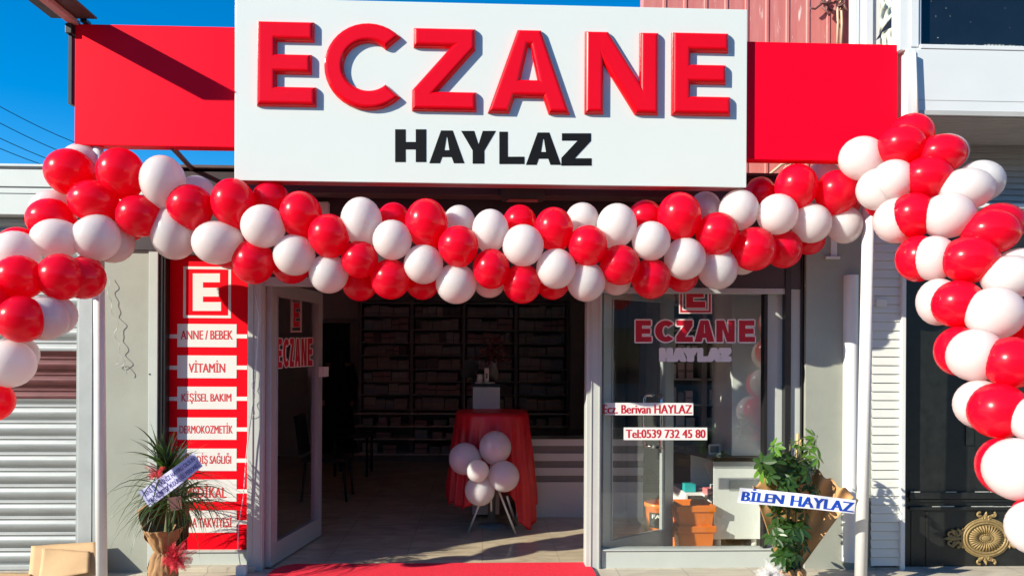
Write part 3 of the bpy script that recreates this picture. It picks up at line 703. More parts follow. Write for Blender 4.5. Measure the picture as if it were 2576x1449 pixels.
for k, (ya, yb) in enumerate(((262, 345), (305, 378), (346, 400), (375, 408))):
    g = G(); a, b = P(-60, ya-26, 30), P(330, yb+62, 34); g.tube([a.lerp(b, t/10)-Vector((0, 0, .25*math.sin(math.pi*t/10))) for t in range(11)], .016, 5)
    tag(recenter(g.build('power_line', M['wire'])), ['topmost', 'second from the top', 'third from the top', 'lowest'][k]+' of the four thin power lines in the sky', 'power line', 'power lines in the sky')

# ================================================================== balloons
def balloon_mesh(name, c, rx, ry, depthr, tail, m):
    """one inflated latex balloon: round crown, tapering neck and rolled knot"""
    tail = Vector(tail).normalized(); q = (-tail).to_track_quat('Z', 'Y').to_matrix()
    n, seg = 15, 26; prof = []
    for i in range(n+1):
        t = .02+(math.pi*.955-.02)*i/n; z = math.cos(t); r_ = math.sin(t)
        if z < 0: z = z*(1+.13*(-z)**2); r_ *= 1-.05*(-z)**3
        prof.append((r_, z))
    zl = prof[-1][1]; prof += [(.055, zl-.02), (.045, zl-.05), (.085, zl-.075), (.02, zl-.085)]
    bm = bmesh.new(); rings = []
    for r_, z in prof:
        ring = []
        for k in range(seg):
            a = 2*math.pi*k/seg; v = q @ Vector((r_*math.cos(a), r_*math.sin(a), z-.03))
            xr, yf, zu = v.dot(RT)*rx, v.dot(FWD)*depthr, v.dot(UP)*ry
            ring.append(bm.verts.new(RT*xr+FWD*yf+UP*zu))
        rings.append(ring)
    for a, b in zip(rings, rings[1:]):
        for k in range(seg): bm.faces.new((a[k], b[k], b[(k+1) % seg], a[(k+1) % seg])).smooth = True
    bm.faces.new(rings[0]).smooth = True; bm.faces.new(rings[-1][::-1])
    bmesh.ops.recalc_face_normals(bm, faces=bm.faces[:])
    me = bpy.data.meshes.new(name); bm.to_mesh(me); bm.free(); me.materials.append(m)
    o = bpy.data.objects.new(name, me); COL.objects.link(o); o.location = c; return o
# each entry: colour, centre x, y, half width, half height (in that view's units), layer 0 front .. 2 back, optional tail direction in the picture
VIEW = {'A': (0, 380, 3.622), 'B': (0, 680, 2.8975), 'C': (400, 440, 3.622), 'D': (850, 480, 3.622), 'E': (1300, 480, 3.622), 'F': (1750, 440, 3.622), 'G': (2218, 300, 3.0183), 'H': (2418, 740, 3.6225), 'I': (2418, 1100, 2.9876)}
BL = {
'A': [('w', 815, 266, 205, 210, 2), ('r', 690, 336, 232, 230, 1, (.75, .65)), ('r', 1202, 340, 222, 245, 0, (.25, 1)), ('w', 1622, 422, 214, 253, 0, (0, 1)), ('r', 921, 625, 232, 205, 0, (.8, .5)),
      ('r', 1388, 776, 217, 210, 0, (-.9, .1)), ('w', 520, 725, 208, 205, 1.6), ('r', 505, 812, 231, 210, .6), ('w', 545, 1010, 230, 202, 0, (.9, -.3)), ('w', 955, 1006, 230, 223, 0, (.2, -1)),
      ('w', 1115, 1035, 210, 210, 1), ('r', 1240, 860, 190, 185, 2), ('r', 180, 1075, 190, 190, 1.4), ('w', 160, 1140, 226, 215, .2)],
'B': [('r', 150, 246, 182, 180, 0), ('r', 490, 247, 182, 180, .3, (-.4, -1)), ('r', 662, 248, 168, 168, 1), ('r', 690, 210, 122, 150, 2), ('r', 174, 581, 187, 184, .2, (-.6, -.8)), ('w', 355, 567, 178, 178, 1),
      ('w', 440, 545, 162, 160, 2), ('w', 72, 929, 190, 191, .4), ('w', 125, 862, 166, 160, 1.5), ('r', -72, 1230, 170, 166, .4), ('w', -85, 520, 180, 180, .9), ('r', -130, 430, 170, 180, .3)],
'C': [('w', 510, 362, 190, 202, 2), ('r', 446, 455, 221, 215, 0, (.2, 1)), ('r', 872, 423, 214, 243, .2, (.35, 1)), ('r', 1248, 405, 188, 190, 1.6), ('r', 1546, 541, 208, 234, .2, (.3, 1)), ('w', 1171, 662, 218, 216, -.3),
      ('w', 700, 828, 235, 217, 0, (.9, -.4)), ('w', 290, 735, 220, 268, .8, (-.5, -1)), ('r', 1074, 1018, 206, 222, .5), ('r', 850, 900, 195, 190, 2), ('w', 1484, 947, 206, 206, 0), ('r', 1450, 1050, 190, 186, 2)],
'D': [('r', 200, 601, 205, 211, -.3, (0, 1)), ('w', 198, 988, 194, 198, .5), ('w', 520, 460, 205, 238, .2, (.4, 1)), ('r', 845, 452, 165, 172, 2), ('w', 829, 652, 196, 200, -.3), ('r', 1169, 480, 213, 245, .2, (.4, 1)),
      ('w', 1500, 475, 160, 170, 2), ('r', 506, 848, 184, 189, 0), ('r', 812, 1043, 198, 202, .5), ('r', 505, 1087, 178, 178, 1.8), ('w', 1142, 893, 197, 199, 0), ('r', 1130, 1078, 170, 172, 2), ('r', 1489, 705, 203, 200, -.3, (0, 1)), ('w', 1468, 1087, 204, 204, .5)],
'E': [('w', 180, 548, 183, 207, .2, (-.2, 1)), ('r', 472, 472, 168, 170, 2), ('w', 505, 707, 208, 210, -.3), ('r', 808, 536, 195, 214, .2, (.4, 1)), ('w', 1095, 450, 168, 172, 2), ('r', 1149, 697, 196, 196, -.3, (0, 1)), ('r', 188, 940, 185, 203, 0),
      ('r', 496, 1089, 192, 199, .5), ('w', 836, 938, 199, 203, 0), ('r', 800, 1085, 165, 166, 2), ('w', 1134, 1068, 193, 203, .5), ('r', 1470, 903, 202, 203, 0), ('w', 1441, 500, 199, 216, .2, (-.3, 1)), ('r', 1722, 428, 172, 174, 2), ('w', 1435, 1052, 152, 157, 1.6), ('w', 170, 1072, 160, 160, 1.6)],
'F': [('w', 152, 806, 192, 196, -.3), ('r', 152, 1185, 195, 203, .5), ('r', 430, 551, 217, 234, .1, (.4, 1)), ('w', 690, 482, 160, 165, 2), ('w', 1026, 498, 196, 205, .2), ('r', 809, 724, 209, 206, -.3, (0, 1)), ('w', 490, 984, 207, 212, 0), ('r', 460, 1140, 165, 182, 1.8),
      ('w', 817, 1090, 198, 203, .5), ('w', 1060, 985, 162, 162, 2), ('r', 1175, 887, 220, 219, 0), ('r', 1478, 888, 180, 192, .8), ('r', 1240, 352, 158, 182, 1.8), ('w', 1411, 542, 201, 203, -.3), ('r', 1597, 258, 208, 220, .1, (.2, 1)), ('w', 1752, 633, 194, 196, .1), ('r', 1725, 790, 160, 158, 1.8)],
'G': [('w', 145, 590, 140, 160, 1.8), ('r', 258, 680, 179, 175, 0, (0, 1)), ('w', 322, 964, 144, 155, .7), ('r', 340, 780, 112, 110, 1.8), ('w', 460, 404, 181, 177, 1.0, (.6, .8)), ('w', 604, 668, 170, 175, .8), ('w', 728, 591, 171, 171, .1), ('r', 797, 305, 188, 170, .3), ('r', 880, 212, 176, 172, 1.3),
      ('r', 1127, 372, 197, 160, .5), ('w', 1150, 366, 191, 157, 1.2), ('r', 1009, 566, 201, 169, 0), ('w', 1336, 665, 216, 173, .2), ('w', 1450, 602, 190, 175, 1.2), ('w', 765, 926, 186, 191, .9), ('r', 892, 884, 186, 187, .3), ('w', 1184, 884, 211, 187, 0), ('r', 1540, 1020, 228, 187, .3), ('r', 1603, 960, 205, 177, 1.2),
      ('r', 935, 1243, 171, 193, 1.0), ('w', 1065, 1240, 176, 187, .5), ('r', 1366, 1252, 227, 196, 0), ('w', 1790, 1310, 195, 155, 1.4), ('r', 580, 800, 80, 92, 1.9)],
'H': [('w', 600, 331, 200, 236, 1.0), ('r', 790, 351, 253, 237, .4), ('w', 1318, 80, 268, 218, .3), ('w', 1158, 440, 279, 262, 0), ('r', 1530, 570, 240, 230, 1.1), ('r', 800, 822, 220, 247, 1.0), ('w', 972, 862, 270, 264, .4), ('r', 1330, 935, 264, 258, 0), ('w', 1010, 1350, 238, 246, 1.0), ('r', 1192, 1413, 282, 278, .4)],
'I': [('w', 1312, 165, 214, 195, 0), ('r', 1010, 545, 182, 232, 1.0), ('w', 1142, 569, 250, 258, .3), ('r', 1295, 960, 180, 170, 1.0), ('w', 1290, 1052, 222, 224, .3), ('w', 1070, 420, 135, 115, 1.8)]}
allb = []
for v, lst in BL.items():
    s0x, s0y, s = VIEW[v]
    for e in lst:
        c, zx, zy, rx, ry, lay = e[:6]; tl = e[6] if len(e) > 6 else None
        k = .91412/s; allb.append(dict(c=c, x=s0x*.91412+zx*k, y=s0y*.91412+zy*k, rx=rx*k, ry=ry*k, lay=lay, t=tl, v=v))
def basedepth(b):
    x, y = b['x'], b['y']
    if b['v'] in 'AB' or (b['v'] == 'C' and x < 560): return 4.87-max(0, 300-x)/300*.10-min(1, max(0, (y-560)/200))*.42*min(1, max(0, (330-x)/120))
    if b['v'] in 'GHI': return 4.70-max(0, x-2170)/400*.35-max(0, y-430)/1000*.9 if x > 2140 else 5.0
    return 4.86+.14*min(1, max(0, (x-1450)/400))
def swag_mid(x): return 640+60*math.exp(-((x-1300)/420)**2)*0.0 - .00022*(x-1330)**2*.62
ROWN = {}
def landmark(b):
    x, y = b['x'], b['y']; c = 'red' if b['c'] == 'r' else 'white'
    depth = 'back' if b['lay'] >= 1 else 'front'
    if x < 380:
        if y < 480: w_ = 'under the left red panel'
        elif y < 600: w_ = 'left of the pole against the pale parapet'
        elif y < 720: w_ = 'in the left cluster above the roller shutter'
        else: w_ = 'hanging before the roller shutter'
    elif x > 2095:
        if y < 420: w_ = 'over the corner of the right red panel'
        elif y < 500: w_ = 'against the shaded grey siding'
        elif y < 640: w_ = 'by the white ledge of the house'
        elif y < 860: w_ = 'by the top of the black door'
        elif y < 1130: w_ = 'against the middle of the black door'
        else: w_ = 'beside the gilt ornament'
    else:
        mid = 625+.00013*(1320-x)*(x-1320)
        r_ = 'upper edge' if y < mid-45 else ('lower edge' if y > mid+45 else 'middle')
        LM = [(640, 'above the red poster'), (810, "below the sign's first E"), (1015, "below the sign's C"), (1215, "below the sign's big Z"), (1450, "below the sign's big A"), (1668, "below the sign's N"), (1850, "below the sign's last E"), (2100, 'near the right pole')]
        w_ = 'on the garland\'s %s %s' % (r_, next(t for lim, t in LM if x < lim))
    return c, w_, depth
groups = {}
for b in allb: b['lab'] = landmark(b); groups.setdefault(b['lab'], []).append(b)
for key, lst in groups.items():
    c, w_, d = key
    vert = max(b['x'] for b in lst)-min(b['x'] for b in lst) < max(b['y'] for b in lst)-min(b['y'] for b in lst)
    lst.sort(key=lambda b: b['y'] if vert else b['x'])
    for k, b in enumerate(lst):
        if len(lst) == 1: s_ = '%s %s balloon ' % (d, c)
        elif len(lst) == 2: s_ = '%s of two %s %s balloons ' % ((('upper', 'lower') if vert else ('left', 'right'))[k], d, c)
        elif len(lst) == 3: s_ = '%s of three %s %s balloons ' % ((('top', 'middle', 'lowest') if vert else ('leftmost', 'middle', 'rightmost'))[k], d, c)
        else: s_ = '%s %s %s balloon from the %s ' % (['first', 'second', 'third', 'fourth', 'fifth', 'sixth', 'seventh', 'eighth'][k], d, c, 'top' if vert else 'left')
        b['label'] = s_+w_
for b in allb:
    Y = basedepth(b)+b['lay']*.10
    c = P(b['x'], b['y'], Y); k = (c-CAM).dot(FWD)/FPX; rx, ry = b['rx']*k, b['ry']*k
    t = b['t']
    if t: tail = RT*t[0]-UP*t[1]+FWD*.35
    else: tail = FWD+RT*random.uniform(-.35, .35)+UP*random.uniform(-.3, .3)
    o = balloon_mesh('balloon', c, rx, ry, (rx+ry)/2, tail, M['redballoon' if b['c'] == 'r' else 'whiteballoon'])
    tag(o, b['label'], 'balloon', 'balloons of the red and white garland')

# ================================================================== inside the shop
def PG(px, py, z=0.):                            # point on the ground seen at a pixel
    d = FWD+RT*((px-CX)/FPX)+UP*(-(py-HY)/FPX); return CAM+d*((z-CAM.z)/d.z)
YB = 11.25
unit = thing('medicine_shelves', 'tall wall of open shelves full of medicine boxes at the dark back of the shop', 'shelving', (0, YB, 0))
bays = [905, 1035, 1166, 1297, 1428]; levels = [762, 795, 829, 862, 893.5, 927.6, 959, 992, 1028.5]
bx = [PX(x, YB) for x in bays]; lz = [PZ(y, YB) for y in levels]; base_z = [PZ(y, YB) for y in (1037, 1068, 1099.5, 1137)]
for x in bx:
    g = G(); g.box(x-.02, x+.03, YB-.02, YB+.4, .08, lz[0]+.05, .003); g.build('divider', M['darkgrey'], unit)
for z in lz:
    g = G(); g.box(bx[0], bx[-1], YB, YB+.38, z-.02, z, .002); g.build('shelf_board', M['backpanel'], unit)
for z in base_z:
    g = G(); g.box(bx[0]-.05, bx[-1], YB-.2, YB+.38, z-.02, z, .002); g.build('shelf_board', M['white'], unit)
g = G(); g.box(bx[0], bx[-1], YB+.38, YB+.42, .05, lz[0]+.05); g.build('back_panel', M['backpanel'], unit)
g = G(); g.box(bx[0]-.05, bx[-1], YB-.15, YB+.38, 0, base_z[-1]-.021); g.build('plinth', M['darkgrey'], unit)
# cartons: a few kinds, copied one by one
protos = []
for k, m in enumerate(BOXM):
    g = G(); g.box(-.5, .5, -.5, .5, 0, 1, .02); g.mi = 1; zz = .15+.12*k; g.box(-.5, .5, -.506, -.495, zz, zz+.16)
    me = g.build('medicine_box', [m, BOXM[(k*2+1) % 6]]); protos.append(me)
used = [False]*len(protos)
def carton(x, y, z, w_, d_, h_, k, label, group, rz=0):
    o = protos[k] if not used[k] else protos[k].copy()
    if used[k]: COL.objects.link(o)
    used[k] = True
    o.location = (x, y, z); o.scale = (w_, d_, h_); o.rotation_euler = (0, 0, rz); return tag(o, label, 'medicine box', group)
rn = random.Random(3)
NB = ['leftmost', 'second', 'third', 'rightmost']; NL = ['', 'top', 'second', 'third', 'fourth', 'fifth', 'sixth', 'seventh', 'lowest']
for bi in range(4):
    for li in range(1, len(lz)):
        x, xe = bx[bi]+.05, bx[bi+1]-.04; hmax = lz[li-1]-lz[li]-.03; kk = rn.choice((0, 0, 1, 1, 2, 3, 4))
        while x < xe-.05:
            big = li >= 5
            w_ = rn.uniform(.10, .22) if big else rn.uniform(.07, .15); w_ = min(w_, xe-x); h_ = hmax*rn.uniform(.68, .98)
            if rn.random() < .3: kk = rn.randrange(6)
            if rn.random() > .02: carton(x+w_/2, YB+.13, lz[li], w_-.006, .16, h_, kk, 'medicine box on the %s shelf of the %s bay at the back of the shop' % (NL[li], NB[bi]), 'medicine boxes on the back shelves', rn.uniform(-.05, .05))
            x += w_
    for li in range(1, 4):
        x = bx[bi]+.06; hmax = base_z[li-1]-base_z[li]-.04
        while x < bx[bi+1]-.2:
            w_ = rn.uniform(.12, .26); carton(x+w_/2, YB-.02, base_z[li], w_-.01, .2, hmax*rn.uniform(.5, .9), rn.randrange(5), 'medicine box in the %s base compartment of the %s bay of the shelf wall' % (('', 'upper', 'middle', 'bottom')[li], NB[bi]), 'medicine boxes in the base units'); x += w_+rn.uniform(.02, .12)
g = G(); x = PX(1434, 10.6)
while x < PX(1700, 10.6): g.box(x, x+.195, 10.6, 10.66, .02, 2.66, .004); x += .2
tag(recenter(g.build('plank_partition', M['darkgrey'])), 'dark grey vertical plank partition behind the counter, seen through the right window', 'partition')

# counters
YC = 7.30
ctr = thing('front_counter', 'white counter with three dark horizontal bands and a black top, behind the red clothed table', 'counter', (PX(1450, YC), YC, 0))
xa, xb = PX(1300, YC), PX(1620, YC)
def zc(y): return PZ(y, YC, 1400)
g = G(); g.box(xa, xb, YC+.02, YC+.5, .03, zc(1104)); g.build('core', M['darkgrey'], ctr)
for y0, y1 in ((1104, 1121), (1140, 1159), (1176, 1196), (1212, 1301)):
    g = G(); g.box(xa, xb, YC, YC+.019, zc(y1), zc(y0), .002); g.build('white_band', M['white'], ctr)
g = G(); g.box(xa-.02, xb+.05, YC-.03, YC+.62, zc(1103), zc(1094), .004); g.build('worktop', M['slab'], ctr)
pil = thing('tall_counter_block', 'tall slim white counter block with a black top, just behind the red clothed table', 'counter', (PX(1227, 7.33), 7.4, 0))
g = G(); g.box(PX(1190, 7.33), PX(1258, 7.33), 7.33, 7.85, .02, PZ(973, 7.33), .004); g.build('body', M['white'], pil)
g = G(); g.box(PX(1186, 7.33), PX(1262, 7.33), 7.31, 7.9, PZ(972.6, 7.33), PZ(965, 7.33), .003); g.build('worktop', M['slab'], pil)
zt_p = PZ(965, 7.33)
scr = thing('computer_screen', 'black computer screen turned away on the tall counter block', 'screen', (PX(1182, 7.6), 7.6, zt_p))
g = G(); a, b = PX(1160, 7.6), PX(1205, 7.6); g.prism([(a, 7.58, PZ(948, 7.6)), (b-.01, 7.62, PZ(952, 7.6)), (b, 7.62, PZ(908, 7.6)), (a+.03, 7.58, PZ(905, 7.6))], (0, .03, 0)); g.build('display', M['black'], scr)
g = G(); g.box(b-.07, b-.03, 7.62, 7.66, zt_p, PZ(935, 7.6)); g.box(b-.12, b+.03, 7.58, 7.72, zt_p, zt_p+.012, .003); g.build('foot', M['black'], scr)
g = G(); g.box(PX(1195, 7.4), PX(1245, 7.4), 7.36, 7.5, zt_p, zt_p+.012, .004); tag(recenter(g.build('tray', M['white'])), 'small white tray on the black top of the tall counter block', 'tray')
g = G(); c = (PX(1207, 7.42), 7.42, zt_p+.013); g.lathe([(.002, 0), (.025, 0), (.03, .03), (.024, .06), (.032, .075)], c, 16); tag(recenter(g.build('cup', M['cup'])), 'small pale cup on the tray on the tall counter block', 'cup')
g = G(); x_ = PX(1219, 7.42); g.box(x_, x_+.045, 7.40, 7.44, zt_p+.013, zt_p+.15, .003); g.mi = 1; g.box(x_+.012, x_+.033, 7.397, 7.40, zt_p+.05, zt_p+.10); tag(recenter(g.build('carton', [M['white'], M['darkgrey']])), 'narrow upright carton on the tray on the tall counter block', 'carton')
fl = thing('flower_vase', 'dark bushy flower arrangement in a vase on the tall counter block', 'flowers', (PX(1240, 7.65), 7.65, zt_p))
g = G(); g.lathe([(.002, 0), (.05, 0), (.06, .1), (.035, .17), (.04, .2)], fl.location, 16); g.build('vase', M['darkgrey'], fl)
g = G()
for _ in range(130):
    a, e, r_ = random.uniform(0, 6.28), random.uniform(-.2, 1.5), random.uniform(.05, .19); c = Vector(fl.location)+Vector((r_*math.cos(a)*math.cos(e), r_*math.sin(a)*math.cos(e), .24+r_*math.sin(e)*1.2)); d = Vector((random.uniform(-1, 1), random.uniform(-1, 1), random.uniform(-1, 1))).normalized()*.028; e_ = d.orthogonal()*.6
    g.face([c-d, c-e_, c+d, c+e_])
g.build('blooms', M['bloom'], fl)

# side counter by the window
YK = 6.08
kc = thing('side_counter', 'white legged counter with an open side and black top, behind the right window', 'counter', (PX(1860, YK), YK, 0))
xa, xb = PX(1797, YK), xr-.02; zt_k, zb_k = PZ(1160, YK), PZ(1358, YK)
g = G(); g.box(xa, xb, YK, YK+.02, zb_k, zt_k, .002); g.box(xa, xb, YK+.0201, 6.75, zb_k, zb_k+.02); g.box(xa, xb, YK+.0201, 6.75, zb_k+.30, zb_k+.315); g.box(xa+.5, xa+.52, YK+.021, 6.75, zb_k+.021, zb_k+.30); g.box(xa, xb, 6.75, 6.77, zb_k, zt_k); g.build('body', M['white'], kc)
g = G(); g.box(xa+.13, xb, YK-.004, YK-.001, PZ(1235, YK), PZ(1208, YK)); g.box(xa, xb, YK-.003, YK-.001, PZ(1178, YK), PZ(1161, YK)); g.build('grey_band', M['alugrey'], kc)
g = G(); g.box(xa-.02, xb, YK-.02, 6.8, zt_k+.001, zt_k+.035, .004); wt = [(xa-.02, 6.2), (xa-.02, 6.8), (PX(1640, 7.3), 7.3), (PX(1640, 7.3), 7.05)]
g.prism([(x, y, zt_k+.003) for x, y in wt], (0, 0, .03)); g.build('worktop', M['slab'], kc)
g = G()
for x in (xa+.06, xa+.36): g.tube([(x, YK+.06, 0), (x, YK+.06, zb_k)], .022, 12); g.tube([(x, 6.7, 0), (x, 6.7, zb_k)], .022, 12)
g.build('leg', M['white'], kc)
def small_box(name, c, s, m, label, rz=0):
    g = G(); g.box(-s[0]/2, s[0]/2, -s[1]/2, s[1]/2, 0, s[2], min(s)*.06); o = g.build(name, m); o.location = c; o.rotation_euler.z = rz; return tag(o, label, 'carton')
small_box('carton', (xa+.10, 6.35, zb_k+.316), (.14, .2, .05), M['pinkbox'], 'flat pink carton on the inner shelf of the side counter', .2)
small_box('carton', (xa+.12, 6.33, zb_k+.367), (.12, .16, .03), M['white'], 'flat white carton lying on the pink carton in the side counter', -.15)
small_box('carton', (PX(1735, 6.5), 6.5, .40), (.10, .08, .07), M['teal'], 'teal carton on the low white shelf behind the orange tubs')
g = G(); a, b = PX(1712, 6.6), PX(1760, 6.6); g.box(a, b+.06, 6.42, 6.9, .375, .398, .003); g.box(a, a+.02, 6.42, 6.9, 0, .375); g.box(b+.04, b+.06, 6.42, 6.9, 0, .375); tag(recenter(g.build('low_shelf', M['white'])), 'low white shelf beside the open side of the side counter', 'shelf')
fr_ = thing('photo_frame', 'small pale picture frame standing on the black top of the side counter', 'picture frame', (xa+.05, 6.25, zt_k+.036))
g = G(); X0, X1 = xa+.01, xa+.11; Z0 = zt_k+.036
for q in ((X0, X1, Z0, Z0+.012), (X0, X1, Z0+.07, Z0+.082), (X0, X0+.012, Z0+.012, Z0+.07), (X1-.012, X1, Z0+.012, Z0+.07)): g.box(q[0], q[1], 6.25, 6.262, q[2], q[3])
g.build('border', M['white'], fr_); g = G(); g.box(X0+.012, X1-.012, 6.256, 6.26, Z0+.012, Z0+.07); g.build('picture', M['darkgrey'], fr_)
# product shelves on the right, white pillar
ps = thing('product_shelves', 'wall shelves of cosmetic products beside the white pillar, seen through the right window', 'shelving', (PX(1770, 7.5), 7.5, 0))
xa_, xb_ = PX(1672, 7.5), PX(1842, 6.9)
g = G(); g.box(xa_, xb_+.3, 7.8, 7.83, .5, 2.5); g.box(xa_, xa_+.03, 7.45, 7.8, .5, 2.5); xm_ = PX(1762, 7.5); g.box(xm_, xm_+.05, 7.44, 7.8, .5, 2.5); g.build('frame', M['darkgrey'], ps)
shz = [PZ(y, 7.5) for y in (700, 760, 826, 890, 950, 1015, 1078, 1130)]
for z in shz:
    g = G(); g.box(xa_+.03, xb_+.3, 7.46, 7.8, z-.015, z); g.build('shelf_board', M['backpanel'], ps)
for li, z in enumerate(shz[:7]):
    x = xa_+.05
    while x < xb_+.1:
        w_ = rn.uniform(.05, .10)
        if not (xm_-w_ < x < xm_+.06): carton(x+w_/2, 7.54, z, w_-.008, .09, rn.uniform(.09, .17), rn.choice((0, 2, 2, 3, 5)), 'small product box on the %s shelf beside the white pillar behind the right window' % ['top', 'second', 'third', 'fourth', 'fifth', 'sixth', 'lowest'][li], 'product boxes behind the right window')
        x += w_+.012
g = G(); g.box(PX(1842, 6.14), xr-.001, 6.14, 6.6, zt_k+.036, 2.715, .004); tag(recenter(g.build('pillar', M['white'])), 'white square pillar rising behind the black topped side counter, seen through the right window', 'pillar')
# orange tubs
def tub(c, w_, d_, h_, name, label, nest=False):
    t = thing(name, label, 'tub', c, 'stacked orange tubs'); cx, cy, cz = c
    def ring(s_, z): return [(cx+sx*w_/2*s_, cy+sy*d_/2*s_, cz+z) for sx, sy in ((-1, -1), (1, -1), (1, 1), (-1, 1))]
    g = G(); rs = [ring(.80, 0), ring(.92, h_*.72), ring(.92, h_*.72), ring(.90, h_*.99), ring(.82, h_*.98), ring(.74, .01)]
    for a, b in zip(rs, rs[1:]):
        for k in range(4): g.face([a[k], a[(k+1) % 4], b[(k+1) % 4], b[k]])
    g.face(rs[0]); g.face(rs[-1]); bmesh.ops.remove_doubles(g.bm, verts=g.bm.verts[:], dist=1e-4)
    bmesh.ops.bevel(g.bm, geom=g.bm.edges[:], offset=.006, segments=2, affect='EDGES'); g.build('body', M['orange'], t)
    g = G(); w2, d2 = w_/2, d_/2; z0, z1 = cz+h_*.74, cz+h_*.97
    for q in ((-w2, w2, -d2, -d2+.022), (-w2, w2, d2-.022, d2), (-w2, -w2+.022, -d2+.022, d2-.022), (w2-.022, w2, -d2+.022, d2-.022)): g.box(cx+q[0], cx+q[1], cy+q[2], cy+q[3], z0, z1, .004)
    g.build('rim', M['orange'], t)
    for s_ in (-1, 1):
        g = G(); g.box(cx+s_*(w2+.004)-.008, cx+s_*(w2+.004)+.008, cy-.05, cy+.05, z0-.06, z0+.03, .004); g.build('handle', M['orange'], t)
    return t
c = PG(1748, 1384); tub((c.x, 6.13, .0), .325, .30, .215, 'plastic_tub', 'lower of the two stacked orange plastic tubs behind the right window')
tub((c.x-.003, 6.13, .165), .325, .30, .215, 'plastic_tub', 'upper of the two stacked orange plastic tubs behind the right window')
bk = thing('paint_bucket', 'round orange bucket with a dark label, behind the glass door leaf', 'bucket', (PX(1660, 6.72), 6.72, 0))
c = Vector(bk.location); g = G(); g.lathe([(.001, 0), (.105, 0), (.112, .03), (.122, .22), (.132, .225), (.135, .262), (.125, .262), (.12, .225), (.10, .02)], c, 28); g.build('body', M['orange'], bk)
g = G(); g.grid(lambda u, v: c+Vector((.1235*math.sin(-1.0+u*1.4), -.1235*math.cos(-1.0+u*1.4), .05+v*.135)), 12, 1); lb = g.build('label', M['slab'], bk)
g = G(); text_on(g, 'FA', .18, .62, .62, .88, lambda u, v, l: c+Vector(((.124+l)*math.sin(-1.0+u*1.4), -(.124+l)*math.cos(-1.0+u*1.4), .05+v*.135)), .02); g.build('lettering', M['white'], lb)

# red clothed high table
tx, ty, tz = PX(1239, 6.95), 6.95, PZ(1034, 6.95)
tb = thing('high_table', 'round high table standing inside the doorway, hidden under a red cloth', 'table', (tx, ty, 0))
g = G(); g.lathe([(.001, tz-.03), (.325, tz-.03), (.325, tz-.006), (.001, tz-.006)], (tx, ty, 0), 36); g.build('tabletop', M['white'], tb)
g = G(); g.tube([(tx, ty, .02), (tx, ty, tz-.03)], .035, 14); g.build('column', M['darkgrey'], tb); g = G(); g.lathe([(.001, .0), (.13, .0), (.13, .012), (.04, .03), (.001, .03)], (tx, ty, 0), 28); g.build('base', M['darkgrey'], tb)
def hem(a):                                      # a: 0 = to the right, -pi/2 = towards the street
    d = lambda m_, s_: math.exp(-(((a-m_+math.pi) % (2*math.pi)-math.pi)/s_)**2)
    return .26-.25*d(-.55, .55)-.04*d(-2.6, .5)+.24*d(-1.4, .36)+.02*math.sin(a*9)+.012*math.sin(a*23+1)
def cloth(u, v):
    a = 2*math.pi*u
    if v < .12: r_ = .332*(v/.12); return Vector((tx+r_*math.cos(a), ty+r_*math.sin(a), tz+.002*math.sin(a*3)))
    t = (v-.12)/.88; z = tz-.004-(tz-.004-hem(a))*t-.02*math.exp(-t*30)*0
    f = .5+.5*math.sin(a*17+1.1*math.sin(a*5)); f2 = .5+.5*math.sin(a*31+2*math.sin(a*7))
    bk_ = .35 if math.sin(a) > .2 else 1.
    r_ = .336+(.052*t*bk_+(.050*f+.018*f2-.02)*min(1, t*2.2)*(.4+.6*t))*(1 if bk_ == 1 else .5)+.016*noise.noise(Vector((math.cos(a)*3, math.sin(a)*3, t*3)))*t
    return Vector((tx+r_*math.cos(a), ty+r_*math.sin(a), z))
g = G(); g.grid(cloth, 220, 34); bmesh.ops.remove_doubles(g.bm, verts=g.bm.verts[:], dist=1e-5)
tag(recenter(g.build('tablecloth', M['cloth'], thick=.003)), 'red satin cloth draped in folds over the high table in the doorway', 'tablecloth')

# balloon stand in front of it
YT = 6.46
st = thing('balloon_stand', 'white three legged stick stand holding white balloons in front of the red cloth', 'stand', PG(1238, 1335))
hub = P(1234, 1205, YT+.06)
g = G(); g.tube([P(1236, 1285, YT+.12), hub, P(1236, 1150, YT+.06)], .008, 8); g.build('stick', M['white'], st)
for x0, y0, f in ((1208, 1262, PG(1178, 1338)), (1262, 1252, PG(1297, 1342)), (1282, 1268, PG(1299, 1320))):
    g = G(); top = P(x0, y0, YT+.08 if f.y < 6.8 else YT+.2); g.tube([top+(top-f)*.35, f], .012, 4); g.build('leg', M['white'], st)
for x, y, r_, dy, lb, tl in ((1246, 1124, 40.5, .02, 'top white balloon of the five on the stand inside the doorway', (-.2, 1)), (1168, 1153, 40, .04, 'left white balloon of the five on the stand, against the edge of the red cloth', (.9, .4)), (1200, 1184, 28, -.14, 'smallest white balloon, in the centre front of the stand inside the doorway', (.6, 0)), (1269, 1198, 38.5, -.06, 'right white balloon of the five on the stand inside the doorway', (-1, 0)), (1207, 1234, 38, -.02, 'lowest white balloon of the five on the stand inside the doorway', (.5, -1))):
    c = P(x, y, YT+dy); k = (c-CAM).dot(FWD)/FPX
    tag(balloon_mesh('balloon', c, r_*k, r_*k*1.02, r_*k, RT*tl[0]-UP*tl[1]+FWD*.4, M['whiteballoon']), lb, 'balloon', 'white balloons on the stand')

